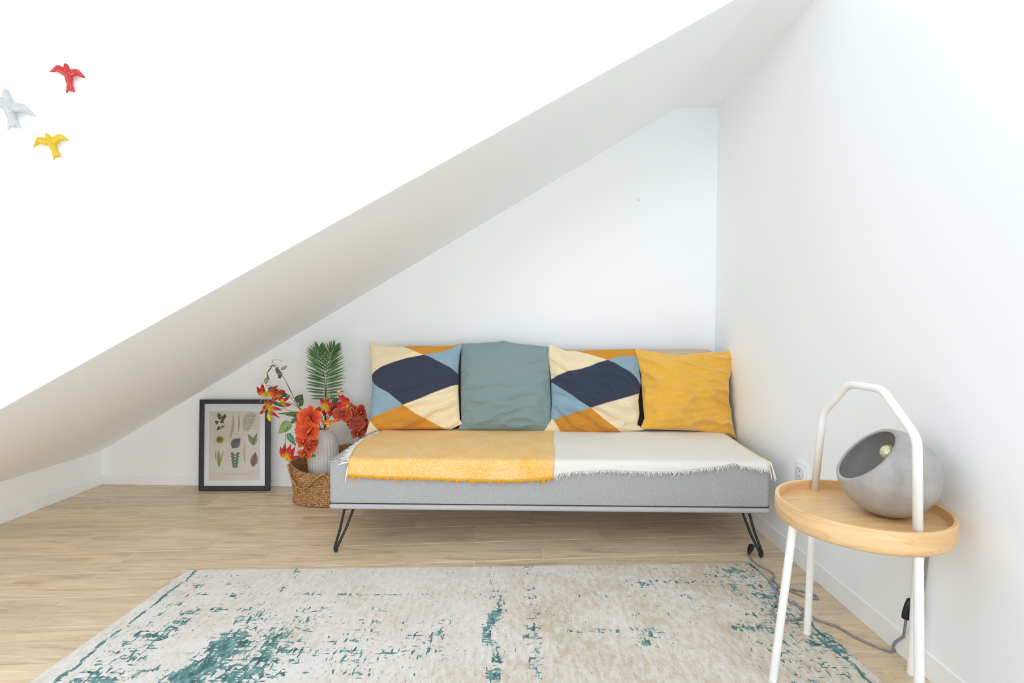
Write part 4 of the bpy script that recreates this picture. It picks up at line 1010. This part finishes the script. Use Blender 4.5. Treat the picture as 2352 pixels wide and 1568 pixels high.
# ------------------------------------------------------------------ side table
TC = Vector((.865, 1.233, 0)); ZR, ZB, ZF_ = .458, .402, .433; TR = .186
table = thing('side_table', 'round birch tray side table with white tubular handle by the right wall', 'table', TC)
mb = MB(); mb.lathe([(TR-.009, ZF_-.01), (TR-.0085, ZR-.001), (TR-.0065, ZR), (TR-.001, ZR), (TR, ZR-.002), (TR, ZB+.016), (TR-.0022, ZB+.007), (TR-.007, ZB+.001), (TR-.014, ZB), (TR-.02, ZB)], TC, None, 128)
sharp(mb.build('tray_rim', M['birch_rim'], table), 50)
mb = MB(); mb.lathe([(.0005, ZF_), (TR-.0088, ZF_), (TR-.0088, ZB+.002), (TR-.02, ZB+.001), (.0005, ZB+.001)], TC, None, 96); sharp(mb.build('tray_base', M['birch_top'], table))
pd = Vector((.0596, -.9982, 0)); qd = Vector((.9982, .0596, 0))
def legt(foot, top, name='leg'):
    mb = MB(); foot = Vector(foot); top = Vector(top); mb.ring_tube([foot+Vector((0, 0, .0005)), foot.lerp(top, .02), foot.lerp(top, .5), top], .0095, segs=20); o = mb.build(name, M['whitemetal'], table); sharp(o, 60)
    mb = MB(); mb.ring_tube([foot+Vector((0, 0, .0)), foot.lerp(top, .012)], .0102, segs=20); sharp(mb.build('foot_cap', M['plastic'], o), 60); return o
legt(TC-pd*.187, TC-pd*.171+Vector((0, 0, ZB))); legt(TC+pd*.187, TC+pd*.171+Vector((0, 0, ZB)))
legt(Vector((.655, 1.229, 0)), TC-qd*.170+Vector((0, 0, ZB))); legt(Vector((1.030, 1.262, 0)), TC+qd*.158+Vector((0, 0, ZB)))
def bendpath(nodes, rad, k=8):
    out = [nodes[0]]
    for i in range(1, len(nodes)-1):
        p, a, b = nodes[i], (nodes[i-1]-nodes[i]).normalized(), (nodes[i+1]-nodes[i]).normalized(); p0, p1 = p+a*rad, p+b*rad
        for j in range(k+1): t = j/k; out.append(p0*(1-t)**2+p*2*t*(1-t)+p1*t*t)
    out.append(nodes[-1]); return out
hn = [TC+pd*s+Vector((0, 0, z)) for s, z in ((-.1665, ZF_-.002), (-.139, .655), (-.044, .748), (.063, .748), (.160, .655), (.1695, ZF_-.002))]
mb = MB(); mb.ring_tube(bendpath(hn, .022), .0095, segs=20); mb.build('handle', M['whitemetal'], table)

# ------------------------------------------------------------------ lamp
LR = .1065; LC = Vector((.922, 1.219, ZF_+LR-.0025))
lamp = thing('globe_lamp', 'grey concrete globe lamp with angled opening on the round tray table', 'lamp', Vector((LC.x, LC.y, ZF_)))
th_, ph_ = .843, 2.907
ax = Vector((math.sin(th_)*math.cos(ph_), math.sin(th_)*math.sin(ph_), math.cos(th_)))
kk = .062; a0 = math.acos(kk/LR); thk = .0075; ri = LR-thk; a1 = math.acos(kk/ri)
prof = [(LR*math.sin(PI-(PI-a0)*i/40), LR*math.cos(PI-(PI-a0)*i/40)) for i in range(41)]
prof = [(max(r_, .0003), h) for r_, h in prof]
prof += [(prof[-1][0]-.0015, prof[-1][1]+.0008), (ri*math.sin(a1)+.001, kk+.0008)]
prof += [(max(.0003, ri*math.sin(a1+(PI-a1)*i/30)), ri*math.cos(a1+(PI-a1)*i/30)) for i in range(31)]
mb = MB(); mb.lathe(prof, LC, ax, 96)
mb.v = [(x, y, max(z, ZF_+.0003)) for x, y, z in mb.v]
mb.build('shade', M['concrete'], lamp)
BPOS = at(2042, 1039, 1.232); bax = (BPOS-(LC-ax*.06+Vector((.03, .03, 0)))).normalized()
mb = MB(); mb.lathe([(.0003, -.075), (.016, -.075), (.016, -.045), (.013, -.042), (.0003, -.042)], BPOS, bax, 24); lab(mb.build('socket', M['brass'], lamp), 'brass lamp socket')
mb = MB(); mb.lathe([(.012, -.043), (.013, -.035), (.0165, -.020)]+[(max(.0003, .0195*math.sin(a)), -.0195*math.cos(a)) for a in np.linspace(1.1, PI, 14)], BPOS, bax, 32)
mbulb, nt, b = newmat('bulb_glass'); b.inputs['Base Color'].default_value = lin((232, 226, 190)); b.inputs['Roughness'].default_value = .06; b.inputs['Metallic'].default_value = .35
lab(mb.build('bulb', mbulb, lamp), 'small globe light bulb with a pale mirrored cap')
# cord
z7 = lambda x, y: (1680+x/4.2, 1200+y/4.2)
CZ = .0035
def cz(p):
    ins = p.x < (B_+dr*max(0, (B_.y-p.y))).x and p.y < A_.y+(B_.y-A_.y)*(p.x-A_.x)/(B_.x-A_.x)
    return RZ+CZ if ins else CZ+.0002
def onfloor(x, y, dz=0):
    u, v = z7(x, y); p = fl(u, v, .008); p.z = cz(p)+dz; return p
def seg(pts, n):
    out = smooth_path(pts, n)
    for p in out: p.x = min(p.x, xr(p.y)-(.0078 if p.z < .075 else .0042))
    return out
wallx = lambda y: xr(y)-.006
c_top = [LC+Vector((.085, .03, -.045)), Vector((1.034, 1.232, ZR+.005)), Vector((1.050, 1.236, ZR+.008)), Vector((1.0553, 1.240, ZR-.004)), Vector((1.0553, 1.243, .415)), V(2138, 1287, 1.255), V(2131, 1312, 1.258), V(2124, 1342, 1.262)]
sw_t, sw_b = V(2092, 1377, 1.27), V(2081, 1420, 1.275)
c_mid = c_top+[V(2112, 1365, 1.265), sw_t]
mb = MB(); mb.ring_tube(seg(c_mid, 90), .0033, segs=8); lab(mb.build('cord', M['cord'], lamp), 'grey braided cord from globe to switch')
low = [sw_b, V(2076, 1455, 1.31), V(2068, 1476, 1.35)]
fp = [(1600, 1205), (1520, 1220), (1400, 1180), (1200, 1090), (1080, 1020), (1000, 980), (850, 930), (770, 890), (700, 840), (620, 795), (560, 772), (600, 785), (660, 830), (692, 880), (660, 928), (560, 945), (450, 930), (395, 860), (420, 790), (450, 745), (425, 690), (430, 640), (520, 625), (640, 638), (740, 660), (815, 690), (830, 718), (790, 716), (680, 690), (560, 640), (470, 605), (420, 560), (385, 562), (385, 600), (420, 640), (460, 620), (440, 585), (400, 550), (395, 530), (415, 505), (400, 480), (350, 440), (260, 395), (195, 340), (168, 300)]
path = low+[onfloor(x, y, .0) for x, y in fp]
full = seg(path, 460)
# lift where the cord crosses itself
cellseen = {}
for i, p in enumerate(full):
    if p.z > .03: continue
    p.z = max(p.z, cz(p)); k = (round(p.x/.006), round(p.y/.006))
    if k in cellseen and i-cellseen[k] > 12: p.z += .006
    else: cellseen[k] = i
zz = [p.z for p in full]
for i in range(2, len(full)-2):
    if full[i].z < .03: full[i].z = max(zz[i], sum(zz[i-2:i+3])/5)
mb = MB(); mb.ring_tube(full, .0033, segs=8); lab(mb.build('cord', M['cord'], lamp), 'grey braided cord looping over the rug to the plug')
sd = (sw_b-sw_t).normalized(); sn = Vector((0, -1, 0)); 
mb = MB(); mb.ring_tube([sw_t-sd*.004, sw_t, sw_t.lerp(sw_b, .3), sw_t.lerp(sw_b, .75), sw_b, sw_b+sd*.003], [.004, .009, .0115, .0125, .011, .004], [.003, .007, .009, .0095, .008, .003], nrm=sn, segs=12); sw = lab(mb.build('switch', M['black'], lamp), 'black in-line switch')
mb = MB(); q = sw_t.lerp(sw_b, .5); mb.ring_tube([q-sd*.009+sn*.009, q+sd*.009+sn*.009], [.004, .004], [.002, .002], nrm=sn, segs=8); mb.build('rocker', M['black'], sw)
pp = full[-1]; pe = onfloor(212, 240, .0); pe.z = .012; d_ = (pe-pp).normalized()
mb = MB(); mb.ring_tube([pp-d_*.004+Vector((0, 0, .004)), pp+Vector((0, 0, .009)), pp+d_*.018+Vector((0, 0, .012)), pp+d_*.040+Vector((0, 0, .014)), pp+d_*.044+Vector((0, 0, .014))], [.004, .006, .010, .012, .011], [.004, .006, .010, .011, .0105], nrm=(0, 0, 1), segs=16); plug = lab(mb.build('plug', M['black'], lamp), 'black round mains plug')
for s in (-1, 1):
    e = pp+d_*.043+Vector((0, 0, .014))+d_.cross(Vector((0, 0, 1)))*(.0055*s); mb = MB(); mb.ring_tube([e, e+d_*.017], .0022, segs=8); mb.build('pin', M['brass'], plug)

# ------------------------------------------------------------------ wall socket
oy0, oy1, oz0, oz1 = 1.786, 1.867, .308, .392
wx = lambda y: xr(y)
ou = thing('wall_socket', 'white double-pole power socket on the right wall behind the tray table', 'socket', Vector((wx(1.82), 1.826, oz0)))
rbox('plate', (wx(1.826)-.0075, oy0, oz0), (wx(1.826)-.0004, oy1, oz1), .0028, M['plastic'], ou, 3)
rbox('insert', (wx(1.826)-.0105, oy0+.012, oz0+.013), (wx(1.826)-.005, oy1-.012, oz1-.013), .002, M['plastic'], ou, 2)
oc = Vector((wx(1.83)-.0106, 1.830, .351)); mgrey = mat('recess_grey', (196, 196, 196), None)
mb = MB(); mb.lathe([(.0215, -.0004), (.0215, .0009), (.0195, .0009), (.0185, -.0), (.0003, -.0002)], oc, (-1, 0, 0), 32); rc = mb.build('recess', mgrey, ou)
for s in (-1, 1):
    mb = MB(); mb.lathe([(.0026, 0), (.0026, .0006), (.0003, .0006)], oc+Vector((-.0004, 0, .0095*s)), (-1, 0, 0), 12); mb.build('pin_hole', M['black'], rc)
print('tiles', ntile, 'objects', len(bpy.data.objects))
